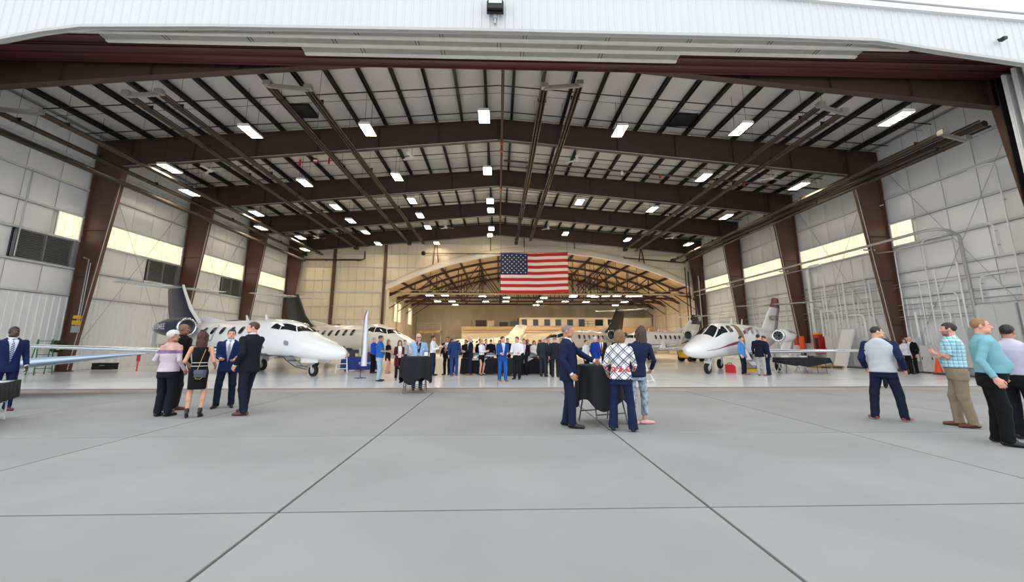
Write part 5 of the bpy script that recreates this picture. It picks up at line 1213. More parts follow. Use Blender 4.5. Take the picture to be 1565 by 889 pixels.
person('young man in blue suit and striped tie facing the camera, left group', (-6.38, 10.55), -8, 1.80, False, 'fair', ('short', 'dark'), 'jacket', '#1a3268', '#e4e6ea', TIE1, 'trousers', '#1a2744', 'black', hands=((-.12, -.27, 1.1), (.16, -.27, 1.08)), hpose=('relax', 'relax'), palm=((.3, .2, .9), (-.3, .2, .9)), head=(8, 0, 0), lod='hi', feet=((-.14, 0, -14), (.15, .02, 14)))
person('man in dark navy suit and brown shoes seen from behind, right of left group', (-5.3, 9.55), 222, 1.92, False, 'fair', ('short', 'brown'), 'jacket', '#1d2537', '#e3e5e9', None, 'trousers', '#1e2740', 'brown', hands=((-.14, -.36, 1.12), (.27, -.05, .95)), palm=((0, 0, -1), None), hpose=('relax', 'relax'), head=(42, 0, 0), lod='hi', feet=((-.16, -.22, -8), (.12, .1, 20)), fat=.06)
# cocktail table group
r, k = person('man in navy suit in profile reaching to the black cocktail table', (1.30, 8.0), 82, 1.80, False, 'tan', ('crop', 'grey'), 'jacket', '#1e2d55', '#e6e7ea', None, 'trousers', '#1f2d52', 'black', hands=((-.27, -.1, .93), (.2, -.46, 1.13)), hpose=('relax', 'grip'), palm=(None, (-1, 0, 0)), head=(4, 0, 0), lod='hi', belly=.03, fat=.07, feet=((-.12, -.06, 0), (.1, .1, 6)))
PLW = plaid('navy_windowpane_white', '#ecebeb', '#39415f', None, 7.5, .785, .17, ('#cf3345', 1.08, .055))
person('woman from behind in white and navy checked blouse with red flowers', (2.14, 7.62), 172, 1.70, True, 'light', ('bob', 'light'), 'blouse', '#ffffff', None, None, 'flare', '#20305a', 'navy', hands=((-.22, -.3, 1.08), (.26, -.12, 1.0)), head=(25, 0, 0), lod='hi', top_mats=[PLW], hem=.9, feet=((-.19, .0, -6), (.16, .02, 10)), fat=.06, leg_w=1.05)
FLP = mat('floral_trouser_print', '#9fb0bd', .8, var=(16, .7))
person('woman in navy cardigan and floral cropped trousers, mostly hidden behind the checked blouse', (2.6, 8.2), 190, 1.76, True, 'light', ('long', 'brown'), 'cardigan', '#1f3158', None, None, 'leggings', '#9fb0bd', 'blush', hands=((-.24, -.18, 1.0), (.25, -.12, .98)), head=(30, 0, 0), lean=(-.12, -.03), lod='hi', hem=.86, pants_mat=FLP, feet=((-.12, -.02, -70), (.12, .05, -60)))
# men at the right
person('man seen from behind in pale grey hoodie with navy sleeves and navy track trousers', (7.66, 8.45), 168, 1.80, False, 'fair', ('crop', 'dark'), 'hoodie', '#bfc5cb', None, None, 'trousers', '#1c2b4b', 'redwhite', hands=((-.32, -.04, .96), (.3, -.14, .98)), hpose=('relax', 'relax'), sleeve_c='#22345f', head=(-60, 0, 0), lod='hi', fat=.12, feet=((-.2, .0, -20), (.22, .12, 40)), leg_w=1.06)
t = None
TEALP = plaid('aqua_check_shirt', '#a9d4de', '#4aa9bf', '#e5eef0', 16, 0, .2, None, 'Y')
person('bearded man in aqua checked shirt and khaki trousers, arms folded, facing left', (8.38, 7.75), -78, 1.84, False, 'pink', ('short', 'dark'), 'polo', '#a9d4de', None, None, 'trousers', '#93836b', 'brown', hands=((.09, -.2, 1.2), (-.05, -.235, 1.24)), hpose=('relax', 'relax'), palm=((0, 1, 0), (0, 1, 0)), pole=(.7, .1, -.8), head=(-8, 0, 0), lod='hi', sleeve='short', top_mats=[TEALP], hem=1.0, belt='black', beard=True, fat=.12, belly=.05, feet=((-.1, -.06, -5), (.1, .08, 8)), leg_w=1.08)
person('big sandy-haired man in teal shirt and black trousers facing right, foreground right', (7.52, 6.45), 95, 1.85, False, 'pink', ('recede', 'sandy'), 'shirt', '#79aeb6', None, None, 'trousers', '#131418', 'black', hands=((-.33, -.02, .93), (.34, -.1, .96)), head=(0, 0, 0), lod='hi', belt='black', fat=.22, belly=.10, feet=((-.14, -.02, 0), (.13, .06, 8)), leg_w=1.12)
person('dark-haired man in pale lavender shirt at the right edge, cut by the frame', (8.22, 6.7), 150, 1.76, False, 'tan', ('short', 'black'), 'shirt', '#cfc8de', None, None, 'trousers', '#20222a', 'black', lod='hi', head=(10, 0, 0), fat=.1)
person('dark-haired woman in white printed blouse and black trousers beside the brown column', (19.75, 20.45), 40, 1.68, True, 'light', ('long', 'dark'), 'blouse', '#d9d6dc', None, None, 'trousers', '#17181d', 'black', lod='mid', top_mats=[mat('white_dotted_blouse', '#d5d2d8', .8, var=(30, .45))], head=(-30, 0, 0))
person('white-haired man in black suit beside the woman near the brown column', (20.35, 20.75), -35, 1.78, False, 'pink', ('recede', 'white'), 'jacket', '#15171d', '#e4e4e6', None, 'trousers', '#15171d', 'black', lod='mid')
person('woman with sunglasses and pale top standing behind the man in the hoodie', (12.9, 14.4), -10, 1.63, True, 'light', ('pulled', 'dark'), 'blouse', '#d8d4d2', None, None, 'trousers', '#2a2c34', 'black', lod='mid', glasses='sun')

# ------------------------------------------------------------------ middle distance and crowd
def P(label, x, y, rz, H, **k): return person(label, (x, y), rz, H, **{**dict(lod='lo'), **k})
S = 'trousers'
P('older man in light blue blazer with dark glasses drinking behind the cocktail table', -2.58, 14.18, 5, 1.76, skin_='pink', hair=('recede', 'white'), topc='#8fb4dc', shirtc='#1d2b55', botc='#2b4d7a', shoes='brown', hands=((-.02, -.2, 1.42), (.25, -.22, 1.08)), glasses='sun', lod='mid', belly=.05, fat=.1, bottom='jeans')
P('man in blue polo and pale jeans holding a phone, left of the cocktail table', -4.68, 17.4, 80, 1.76, skin_='tan', hair=('short', 'dark'), top='polo', topc='#2465b8', bottom='jeans', botc='#9fb4c6', sleeve='short', hands=((-.1, -.35, 1.15), (.08, -.35, 1.17)), hpose=('grip', 'grip'), lod='mid', belly=.05, fat=.08, head=(0, 8, 0))
P('man in royal blue shirt and black trousers raising a hand to his face', -6.2, 21.9, 60, 1.72, skin_='pink', hair=('crop', 'blond'), top='polo', topc='#1f4fc0', botc=BLK, sleeve='short', hands=((-.0, -.22, 1.42), (.18, -.25, 1.2)))
P('woman in short navy dress with long fair hair beside the blue polo man', -5.45, 21.8, 60, 1.62, fem=True, skin_='pink', hair=('long', 'light'), top='blouse', topc='#161b31', bottom='skirt', botc='#161b31', hem=.66, shoes='heel_nude', hands=((-.1, -.25, 1.2), (.1, -.25, 1.22)))
P('young woman in maroon cardigan and dark leggings with long wavy hair', -4.02, 17.9, 12, 1.58, fem=True, skin_='fair', hair=('wavy', 'brown'), top='cardigan', topc='#6d1f33', shirtc='#e2dedb', bottom='leggings', botc='#20232e', shoes='tan', hands=((-.12, -.2, 1.12), (.12, -.2, 1.1)), lod='mid')
P('person in pale grey top partly hidden between the maroon cardigan and the blazer', -4.75, 22.3, 30, 1.62, hair=('short', 'brown'), top='shirt', topc='#b9bcc2', botc='#3b3d46')
P('man in white shirt and navy trousers gesturing, right of the cocktail table', -3.0, 20.2, 75, 1.80, skin_='tan', hair=('short', 'dark'), top='shirt', topc='#e8e9ee', botc='#22335c', belt='black', hands=((-.18, -.33, 1.22), (.2, -.42, 1.3)), hpose=('flat', 'flat'))
P('heavy man in charcoal suit facing the man in the white shirt', -2.4, 20.75, -25, 1.76, skin_='tan', hair=('short', 'dark'), topc='#25262d', shirtc='#dcd9e2', tie=mat('mauve_tie', '#a79cb5', .6), botc='#25262d', fat=.16, belly=.08, hands=((-.28, -.1, .95), (.1, -.26, 1.15)))
P('man in mid-blue suit seen from behind, standing left of the buffet', -1.98, 19.9, 178, 1.79, hair=('short', 'grey'), topc='#23477f', botc='#2a5290', shirtc='#dde', shoes='tan', lod='mid')
P('dark-haired woman hidden between the charcoal and mid-blue suits', -2.35, 22.2, 20, 1.66, fem=True, hair=('wavy', 'black'), top='blouse', topc='#2a2830')
P('person in dark top with white badge behind the mid-blue suit', -1.66, 22.5, -30, 1.64, skin_='tan', hair=('short', 'dark'), top='shirt', topc='#20222a', botc='#20222a')
P('white-haired man in navy blazer facing left at the end of the buffet', -1.3, 20.45, -75, 1.75, skin_='pink', hair=('recede', 'white'), topc='#1d2a4d', shirtc='#e8e6e6', botc='#24304f', shoes='tan', hands=((-.15, -.3, 1.12), (.15, -.3, 1.1)))
P('woman in white blouse and black skirt at the buffet front', -.76, 20.35, 50, 1.63, fem=True, skin_='fair', hair=('pulled', 'blond'), top='shirt', topc='#e9e8ee', bottom='skirt', botc='#16171c', hem=.62, shoes='heel_black', hands=((-.05, -.3, 1.18), (.12, -.32, 1.2)), lod='mid')
P('man with reddish-brown hair in black suit behind the woman in the white blouse', -.98, 23.6, 40, 1.68, skin_='pink', hair=('short', 'auburn'), topc=BLK, botc=BLK, shirtc='#ddd')
P('man in black suit seen from behind at the back of the buffet', -.38, 23.7, 175, 1.66, skin_='pink', hair=('crop', 'brown'), topc='#17181d', botc=BLK)
P('dark-haired man in navy jacket behind the buffet, left of the black suit', -.68, 24.6, 20, 1.68, hair=('short', 'dark'), topc='#1d2844', botc=BLK, shirtc='#ccd')
P('red-haired woman in white top behind the buffet', .1, 24.4, -30, 1.62, fem=True, skin_='pink', hair=('wavy', 'auburn'), top='blouse', topc='#e0dcdc')
P('man in bright blue suit walking toward the camera before the buffet', .2, 17.3, 18, 1.72, skin_='pink', hair=('short', 'dark'), topc='#1b55a5', shirtc='#c9d9ee', botc='#1d5fb4', shoes='tan', hands=((-.17, -.3, 1.1), (.12, -.3, 1.1)), head=(35, 0, 0), lod='mid', feet=((-.1, .14, -5), (.08, -.12, 4)))
P('dark-haired man in white western shirt and dark jeans beside the bright blue suit', .8, 18.1, -20, 1.72, skin_='pink', hair=('short', 'dark'), top='shirt', topc='#eceaf0', bottom='jeans', botc='#23262e', belt='black', hands=((-.2, -.3, 1.1), (.2, -.28, 1.1)), hpose=('grip', 'grip'), lod='mid', head=(-15, 5, 0))
P('dark-suited man behind the white western shirt at the buffet', 1.22, 20.3, 10, 1.66, skin_='pink', hair=('short', 'dark'), topc='#1f2433', shirtc='#dcd', botc='#1f2433')
P('dark-haired man in navy shirt behind the bright blue suit', .52, 23.6, 20, 1.72, hair=('short', 'dark'), top='shirt', topc='#222738', botc=BLK)
P('person in orange top behind the buffet', 1.5, 23.4, -20, 1.62, fem=True, hair=('bob', 'dark'), top='blouse', topc='#b4512c', skin_='tan')
P('man in dark suit with pale shirt behind the person in orange', 1.66, 24.3, 5, 1.66, skin_='tan', hair=('short', 'brown'), topc='#1b2038', shirtc='#ccd6e6', botc=BLK)
P('woman with long dark red hair and white top behind the buffet', 1.96, 23.5, 15, 1.58, fem=True, skin_='pink', hair=('long', 'auburn'), top='blouse', topc='#e3dfe0', hands=((-.15, -.25, 1.05), (.15, -.25, 1.05)))
P('man in black jacket facing left at the right end of the buffet', 2.32, 24.0, -70, 1.64, skin_='tan', hair=('short', 'brown'), topc='#17181e', shirtc='#dcdbe0', botc=BLK)
P('white-haired man in grey suit seen from behind, left of the dark grey suit', 2.02, 19.4, 160, 1.74, skin_='pink', hair=('recede', 'white'), topc='#3c424d', botc='#3c434f', shirtc='#dfe', head=(-20, 0, 0))
P('man in navy suit and blue shirt between the two grey suits', 2.36, 20.3, 10, 1.72, skin_='pink', hair=('short', 'brown'), topc='#222d47', shirtc='#9fb8dc', botc='#222d47')
P('grey-haired man in dark grey suit seen from behind, right of the buffet', 2.5, 19.0, 178, 1.73, skin_='pink', hair=('crop', 'grey'), topc='#30323a', botc='#2f3139', lod='mid', shirtc='#ddd')
P('man in light blue shirt partly hidden behind the navy suit at the table', 3.0, 20.4, -30, 1.70, skin_='pink', hair=('short', 'light'), top='shirt', topc='#86a9dd', botc='#2a2c36')
P('dark-haired man in dark suit close behind the navy suit at the table', 3.05, 19.6, -40, 1.70, skin_='pink', hair=('short', 'black'), topc='#1c2130', botc='#1c2130', shirtc='#ccd')
P('white-haired man in royal blue blazer beyond the cocktail table', 4.3, 19.0, 130, 1.75, skin_='pink', hair=('recede', 'white'), topc='#1d3fa8', botc='#262c3e', fat=.08)
P('grey-haired man in charcoal suit and striped tie beside the royal blue blazer', 4.72, 19.7, 10, 1.78, skin_='pink', hair=('short', 'grey'), topc='#282a33', shirtc='#dfe2ea', tie=mat('wine_tie', '#7c3748', .6), botc='#282a33', head=(-15, 0, 0))
P('person in white shirt left of the royal blue blazer', 3.98, 19.5, 60, 1.6, hair=('short', 'dark'), top='shirt', topc='#e6e4e8', botc='#22242c')
P('man in dark grey suit seen from behind left of the checked blouse', 5.45, 19.6, 200, 1.78, skin_='tan', hair=('crop', 'brown'), topc='#2b3038', botc='#2b3038', fat=.06)
P('man in light blue blazer before the light jet door', 11.6, 20.3, 70, 1.78, skin_='pink', hair=('short', 'dark'), topc='#4f8fce', shirtc='#e4e8ee', botc='#1a2342', shoes='tan', lod='mid')
P('man in navy blazer and light grey trousers seen from behind by the light jet', 12.05, 19.65, 165, 1.86, skin_='pink', hair=('short', 'dark'), topc='#18203c', botc='#a9a7a4', shoes='tan', lod='mid')
P('man in navy suit leaning toward the navy blazer by the light jet', 12.62, 20.0, -100, 1.80, skin_='pink', hair=('short', 'brown'), topc='#1a2a58', botc='#1b2b54', shirtc='#e3e6ee', shoes='navy', lod='mid', lean=(0, -.06), head=(0, 12, 0))
# ------------------------------------------------------------------ tables, stands and things on the floor
CLOTHB = mat('black_tablecloth', '#12141c', .85, bump=(20, .2)); TBLW = mat('white_plastic_table', '#dfe0e0', .4); LEGG = mat('grey_table_leg', '#5b6068', .4, .5); GLASS = mat('clear_plastic_cup', '#e8eef0', .05, trans=.9); PAPER = mat('white_paper', '#e8e8ea', .6)
def cocktail(name_lab, cloth_lab, x, y, r, h, drop, legs_a):
    t = thing('cocktail_table', name_lab, 'table', (x, y, 0)); mb = MB(); mb.lathe([(.01, h-.035), (r-.02, h-.035), (r-.005, h-.02), (r-.02, h-.006), (.01, h-.006)], n=28); mb.build('tabletop', LEGG, t)
    for k in range(2):
        a = legs_a+k*.0; s = -1 if k else 1; mb = MB(); c, d = math.cos(a), math.sin(a); w = .3
        for q in (-1, 1): mb.tube([(q*w*c-s*.05*d, q*w*d+s*.05*c, h-.04), (q*w*c-s*.18*d, q*w*d+s*.18*c, .5), (q*(w+.02)*c-s*.33*d, q*(w+.02)*d+s*.33*c, .012)], .014, 6)
        mb.tube([(-w*c-s*.28*d, -w*d+s*.28*c, .2), (w*c-s*.28*d, w*d+s*.28*c, .2)], .012, 6); mb.build('folding_leg', LEGG, t)
    cl = MB(); N = 72; rings = []
    for q, (zz, rr) in enumerate(((0, 0.0), (0, .5), (0, .97), (-.004, 1.0), (-.03, 1.012), (-.15, 1.02), (-.35, 1.03), (-.55, 1.05), (-1, 1.07))):
        ring = []
        for i in range(N):
            a = 2*PI*i/N; dp = drop*(1+.14*math.cos(4*a+.6)); z = h+.004+(zz*dp if zz > -.9 else -dp); f = 1+(.075*math.sin(9*a+1.3*math.sin(2*a))*min(1, max(0, -zz)*2.2))
            ring.append((r*rr*f*math.cos(a), r*rr*f*math.sin(a), z))
        rings.append(ring)
    cl.loft(rings, False, 0, True); o = cl.build('tablecloth', CLOTHB, None, (x, y, 0)); tag(o, cloth_lab, 'tablecloth'); return t
cocktail('round standing table with folding grey legs between the navy suit and the checked blouse', 'black cloth draped over the standing table right of centre', 1.98, 8.35, .46, 1.06, .70, .35)
cocktail('round standing table with folding grey legs before the light blue blazer', 'black cloth draped over the standing table left of centre', -2.5, 13.45, .44, 1.06, .70, .1)
def cup(x, y, z, lab, m=GLASS, r=.04, h=.12):
    t = thing('cup', lab, 'cup', (x, y, z)); mb = MB(); mb.lathe([(.005, .002), (r*.8, .002), (r, h), (r*.94, h), (r*.75, .01), (.005, .01)], n=16); mb.build('cup_wall', m, t); m2 = MB(); m2.lathe([(.005, .012), (r*.78, .012), (r*.9, h*.75), (.005, h*.75)], n=12); m2.build('drink', mat('pale_drink', '#b9c0c4', .1), t); return t
cup(1.86, 8.1, 1.066, 'clear plastic cup gripped by the man in navy at the standing table')
cup(2.2, 8.3, 1.066, 'clear plastic cup on the black-clothed table near the checked blouse')
mb = MB(); mb.lathe([(.005, 0), (.08, .004), (.09, .015), (.085, .015), (.005, .006)], n=18); tag(mb.build('plate', PAPER, None, (2.02, 8.2, 1.066)), 'small white plate on the black-clothed standing table right of centre', 'plate')
cup(-2.72, 13.35, 1.066, 'clear cup on the left standing table, left of the blazer'); cup(-2.42, 13.3, 1.066, 'clear cup on the left standing table in front of the blazer')
t = thing('bottle', 'clear water bottle on the right side of the left standing table', 'bottle', (-2.28, 13.4, 1.066)); mb = MB(); mb.lathe([(.005, 0), (.034, .002), (.035, .14), (.014, .19), (.013, .21)], n=14); mb.build('bottle_body', GLASS, t); m2 = MB(); m2.lathe([(.015, .205), (.015, .23), (.004, .232)], n=10); m2.build('cap', WHITE, t)
t = thing('table_card', 'small framed white card standing at the right edge of the left standing table', 'card', (-2.18, 13.3, 1.066)); mb = MB(); mb.box((0, 0, .08), (.14, .015, .16)); mb.box((0, .03, .04), (.05, .06, .01)); mb.build('card_holder', BLACKP, t); m2 = MB(); m2.box((0, -.009, .082), (.11, .003, .12)); m2.build('card_face', PAPER, t)
# registration table at far left
t = thing('folding_table', 'folding table with bent steel legs at the far left edge', 'table', (-9.49, 8.3, 0), math.radians(-54.4)); mb = MB(); mb.box((0, 0, .72), (1.8, .74, .04)); mb.build('tabletop', TBLW, t)
for x in (-.8, .78):
    m2 = MB(); m2.tube([(x, -.3, .7), (x+.05, -.3, .34), (x+.16, -.34, .012)], .016, 6); m2.tube([(x, .3, .7), (x+.05, .3, .34), (x+.16, .34, .012)], .016, 6); m2.tube([(x+.05, -.3, .34), (x+.05, .3, .34)], .012, 6); m2.build('table_leg', mat('steel_table_leg', '#b3b7ba', .35, .7), t)
def drape(lab, x, y, L, Dp, h, drop, rz=0, m=CLOTHB, wav=.02, sagf=None):
    pts = []; n = 12; L2, D2 = L/2, Dp/2
    per = [(-L2+L*i/n, -D2) for i in range(n)]+[(L2, -D2+Dp*i/6) for i in range(6)]+[(L2-L*i/n, D2) for i in range(n)]+[(-L2, D2-Dp*i/6) for i in range(6)]
    fine = []
    for i in range(len(per)):
        a, b = per[i], per[(i+1) % len(per)]
        for q in range(3): fine.append((a[0]+(b[0]-a[0])*q/3, a[1]+(b[1]-a[1])*q/3))
    mb = MB(); rings = []
    for zz, e in ((0, -.02), (0, .005), (-.02, .014), (-.3, .02), (-.65, .03), (-1, .04)):
        ring = []
        for i, (px, py) in enumerate(fine):
            nx = math.copysign(1, px) if abs(abs(px)-L2) < 1e-6 else 0; ny = math.copysign(1, py) if abs(abs(py)-D2) < 1e-6 else 0; w = wav*math.sin(i*1.25)*max(0, -zz); dz = (sagf(px) if sagf else 1)*drop
            ring.append((px+nx*(e+w)*(1 if True else 0), py+ny*(e+w), h+.006+zz*dz))
        rings.append(ring)
    mb.loft(rings, False, 0, True); mb.add(rings[0], [tuple(range(len(rings[0])))]); o = mb.build('tablecloth', m, None, (x, y, 0), (0, 0, rz)); return tag(o, lab, 'tablecloth')
drape('black cloth with folded corner over the table at the far left edge', -9.49, 8.3, 1.86, .78, .74, .33, math.radians(-54.4))
for i, (x, y, r, w, h) in enumerate([(-9.55, 8.85, .2, .22, .1), (-9.75, 8.75, .5, .28, .12), (-9.4, 8.6, -.1, .24, .16), (-9.62, 8.4, .3, .3, .1), (-9.35, 8.25, .0, .25, .18)]):
    mb = MB(); mb.box((0, 0, .002), (w, h, .004)); mb.box((w*.2, 0, .0045), (w*.4, h*.6, .001)); tag(mb.build('leaflet', PAPER, None, (x, y, .747), (0, 0, r)), 'white leaflet on the black table at far left, '+['nearest the far right corner', 'left of the far corner', 'in the middle of the visible edge', 'behind the middle one', 'nearest the left frame edge'][i], 'leaflet', 'leaflets on the far left table')
# buffet row
BUF = [(-.72, 21.25, 2.0, 'left'), (1.35, 21.2, 1.9, 'right')]
for x, y, L, lab in BUF:
    t = thing('buffet_table', 'long folding buffet table under floor-length black cloth, %s of two' % lab, 'table', (x, y, 0)); mb = MB(); mb.box((0, 0, .72), (L, .74, .04)); mb.build('tabletop', TBLW, t)
    for s in (-1, 1): m2 = MB(); m2.box((s*(L/2-.2), 0, .35), (.04, .6, .7)); m2.build('table_leg', LEGG, t)
    drape('floor-length black cloth on the %s buffet table' % lab, x, y, L+.04, .78, .74, .70, 0, CLOTHB, .03)
for i, (x, lab) in enumerate(((-.95, 'left buffet table'), (1.25, 'right buffet table'))):
    mb = MB(); mb.add([(-.45, -.425, .752), (.45, -.425, .752), (.45, .3, .752), (-.45, .3, .752)], [(0, 1, 2, 3)]); mb.add([(-.45, -.425, .752), (.45, -.425, .752), (.3, -.45, .66), (0, -.455, .52 if i else .66), (-.3, -.45, .66)], [(0, 4, 3, 2, 1)]); n = len(mb.v); mb.v += [(a, b+.004, c+.004) for a, b, c in mb.v]; mb.f += [tuple(q+n for q in reversed(f)) for f in mb.f]; mb.mi *= 2; mb.sm *= 2
    tag(mb.build('table_runner', mat('white_table_runner', '#d9dbe4', .7), None, (x, 21.2, 0)), 'white cloth laid across the '+lab+(' with a hanging corner' if i else ''), 'cloth')
CHAF = mat('steel_chafing_dish', '#aeb2b6', .25, .8)
for i, (x, lab) in enumerate(((-1.1, 'at the left end of the buffet'), (-.35, 'on the left buffet table behind the white blouse'), (1.0, 'on the right buffet table, left one'), (1.6, 'on the right buffet table, right one'))):
    t = thing('chafing_dish', 'steel chafing dish '+lab, 'dish', (x, 21.1, .757)); mb = MB(); mb.box((0, 0, .11), (.46, .3, .08)); mb.build('pan', CHAF, t); m2 = MB()
    for a in (-.2, .2): m2.box((a, 0, .04), (.02, .26, .08))
    m2.build('stand', CHAF, t); m2 = MB(); m2.loft([[(sx*q, sy*q*.65, z) for sx, sy in ((-.23, -.23), (.23, -.23), (.23, .23), (-.23, .23))] for z, q in ((.15, 1), (.2, .92), (.24, .5))], True); m2.build('lid', mat('blue_grey_lid', '#5a7596', .3, .5), t)
for i, (x, c, n) in enumerate(((-.6, '#2f6fb0', 'blue'), (.2, '#4a6b3a', 'green'), (1.95, '#8a6a3a', 'brown'))):
    t = thing('serving_bowl', n+' serving bowl of food on the buffet', 'bowl', (x, 21.0, .757)); mb = MB(); mb.lathe([(.005, 0), (.08, .003), (.16, .08), (.15, .08), (.07, .015), (.005, .012)], n=18); mb.build('bowl', mat('bowl_'+n, c, .4), t); m2 = MB(); m2.lathe([(.15, .075), (.1, .1), (.005, .12)], n=14); m2.build('food', mat('food_'+n, '#8e7a45' if i else '#7c8a4a', .7, var=(20, .4)), t)
# dark round-clothed table in front
cocktail('round dark-clothed table in the middle of the buffet row', 'floor-length charcoal cloth on the round table amid the buffet', .55, 20.25, .5, .78, .66, 0)
# blue exhibitor table, feather banner, steps
t = thing('exhibit_table', 'exhibitor table under royal blue cloth left of the crowd', 'table', (-7.35, 23.6, 0)); mb = MB(); mb.box((0, 0, .72), (1.7, .7, .04)); mb.build('tabletop', TBLW, t); m2 = MB(); m2.box((-.7, 0, .35), (.04, .6, .7)); m2.box((.7, 0, .35), (.04, .6, .7)); m2.build('table_leg', LEGG, t)
bc = drape('royal blue cloth over the exhibitor table beside the feather banner', -7.35, 23.6, 1.74, .74, .74, .66, 0, mat('royal_blue_cloth', '#1b3a86', .7)); text_mesh('EMBRAER', .17, WHITE, 'cloth_lettering', bc, (.42, -.43, .42), (PI/2, 0, 0), .002)
for i, (x, c, hh) in enumerate(((-7.8, '#3b3d45', .3), (-7.3, '#c9c3b6', .42), (-7.0, '#5c3f2c', .22))):
    mb = MB(); mb.bb((-.12, -.1, 0), (.12, .1, hh)); mb.bb((-.13, -.11, hh), (.13, .11, hh+.02)); tag(mb.build('display_box', mat('box_%d' % i if False else 'box_'+'abc'[i], c, .6), None, (x, 23.6, .747)), ['dark', 'tall pale', 'low brown'][i]+' display box on the royal blue exhibitor table', 'box')
t = thing('feather_banner', 'tall white feather banner on a black base before the rear jet', 'banner', (-5.85, 18.9, 0)); mb = MB(); mb.tube([(0, 0, .02), (0, 0, 1.6), (.02, 0, 2.6), (.1, 0, 2.86), (.2, 0, 2.8)], .012, 6); mb.build('pole', BLACKP, t)
m2 = MB(); pr = [(.5, .0, .26), (1.2, -.0, .24), (2.0, .015, .2), (2.6, .03, .15), (2.85, .1, .12)]; m2.loft([[(x0, -.012-.02*math.sin(z*4), z) , (x0+w*.5, -.03, z), (x0+w, -.012, z), (x0+w*.5, -.02, z)] for z, x0, w in pr], True); m2.build('banner_cloth', mat('white_banner', '#e3e7ef', .6), t)
m2 = MB(); m2.box((0, 0, .012), (.5, .06, .02)); m2.box((0, 0, .012), (.06, .5, .02)); m2.build('base', BLACKP, t)
def ladder(lab, x, y, c, h, w, steps, rz=0):
    t = thing('step_ladder', lab, 'ladder', (x, y, 0), rz)
    for s in (-1, 1):
        m2 = MB(); m2.tube([(s*w/2*1.25, -.3, .02), (s*w/2, 0, h)], .025, 6); m2.build('rail', c, t); m2 = MB(); m2.tube([(s*w/2*1.25, .35, .02), (s*w/2, .03, h)], .022, 6); m2.build('rear_rail', c, t)
    for k in range(steps):
        f = (k+1)/(steps+.3); m2 = MB(); m2.box((0, -.3*(1-f), h*f), (w*(1.25-.25*f), .1, .03)); m2.build('step', c, t)
    return t
ladder('white folding step ladder under the nose of the left white jet', -7.65, 21.7, WHITE, .78, .42, 3, .4)
GREEN = mat('green_ladder', '#1f7a4a', .45)
ladder('green step ladder by the left wall behind the wing tips', -21.3, 21.1, GREEN, 1.65, .5, 5, 1.2)
t = thing('hose_reel', 'dark hose reel with yellow handle on the green ladder side', 'reel', (-22.0, 22.4, 1.3)); mb = MB(); mb.lathe([(.1, -.1), (.3, -.1), (.3, -.07), (.24, -.07), (.24, .07), (.3, .07), (.3, .1), (.1, .1)], n=20, axis='X'); mb.build('reel', BLACKP, t); m2 = MB(); m2.box((.0, -.05, -.1), (.22, .16, .16)); m2.build('handle', YELLOW, t); m2 = MB(); m2.box((-.5, 0, 0), (1.0, .08, .08)); m2.build('wall_bracket', GALV, t)
t = thing('equipment_case', 'low black equipment case on the floor near the left wall', 'case', (-21.7, 24.9, 0), 0, None, .62); mb = MB(); mb.bb((-.9, -.3, .05), (.9, .3, .55)); mb.build('case_body', DARK, t); m2 = MB(); m2.bb((-.92, -.32, .55), (.92, .32, .62)); m2.build('lid', BLACKP, t); m2 = MB(); m2.bb((-.2, -.34, .38), (.2, -.3, .44)); m2.build('handle', GALV, t)
# fuel / utility items at the left column
t = thing('utility_box', 'yellow and grey electrical box fixed to the nearest left column', 'box', (-22.1, 23.27, 2.0)); mb = MB(); mb.bb((-.12, -.14, 0), (.12, .1, .34)); mb.build('box_body', GALV, t); m2 = MB(); m2.bb((-.12, -.16, .4), (.14, .06, .62)); m2.bb((-.1, -.16, .72), (.12, .06, .88)); m2.build('yellow_tag', YELLOW, t); m2 = MB(); m2.tube([(0, 0, .3), (.0, .0, 3.9), (-.3, 0, 4.0)], .03, 6); m2.tube([(.1, 0, .3), (.12, 0, 3.7)], .02, 6); m2.build('conduit', GALV, t)
mb = MB(); mb.bb((-.04, -.75, -.5), (.04, .75, .5)); mb.bb((.04, -.7, -.45), (.055, .7, .45)); tag(mb.build('notice_board', WHITE, None, (-22.8, 30.4, 1.9)), 'blank white board on the ribbed left wall behind the jet wing', 'board')

# ------------------------------------------------------------------ right side
cl = drape('black cloth sagging over the table beside the light jet wing', 14.85, 20.9, 2.3, .78, .76, .34, 0, CLOTHB, .02, lambda x: 1.25-.55*abs(x)/1.15)
t = thing('folding_table', 'folding table under the sagging black cloth beside the light jet', 'table', (14.85, 20.9, 0)); mb = MB(); mb.box((0, 0, .735), (2.25, .74, .035)); mb.build('tabletop', TBLW, t)
for s in (-1, 1): m2 = MB(); m2.tube([(s*.95, -.3, .72), (s*1.0, -.3, .012)], .015, 6); m2.tube([(s*.95, .3, .72), (s*1.0, .3, .012)], .015, 6); m2.build('table_leg', LEGG, t)
def chair(lab, x, y, rz):
    t = thing('folding_chair', lab, 'chair', (x, y, 0), rz)
    for s in (-1, 1):
        m2 = MB(); m2.tube([(s*.21, -.24, .01), (s*.2, .05, .45), (s*.19, .2, .84)], .024, 6); m2.build('front_leg', TBLW, t); m2 = MB(); m2.tube([(s*.19, .26, .01), (s*.18, -.15, .44)], .022, 6); m2.build('rear_leg', TBLW, t)
    m2 = MB(); m2.box((0, -.02, .44), (.4, .4, .03)); m2.build('seat', TBLW, t); m2 = MB(); m2.box((0, .18, .76), (.38, .025, .16)); m2.build('backrest', TBLW, t); m2 = MB(); m2.tube([(-.2, -.2, .08), (.2, -.2, .08)], .012, 6); m2.build('stretcher', TBLW, t)
    return t
chair('white folding chair under the sagging black cloth, left one', 14.4, 21.6, PI); chair('white folding chair under the sagging black cloth, right one', 15.35, 21.6, PI)
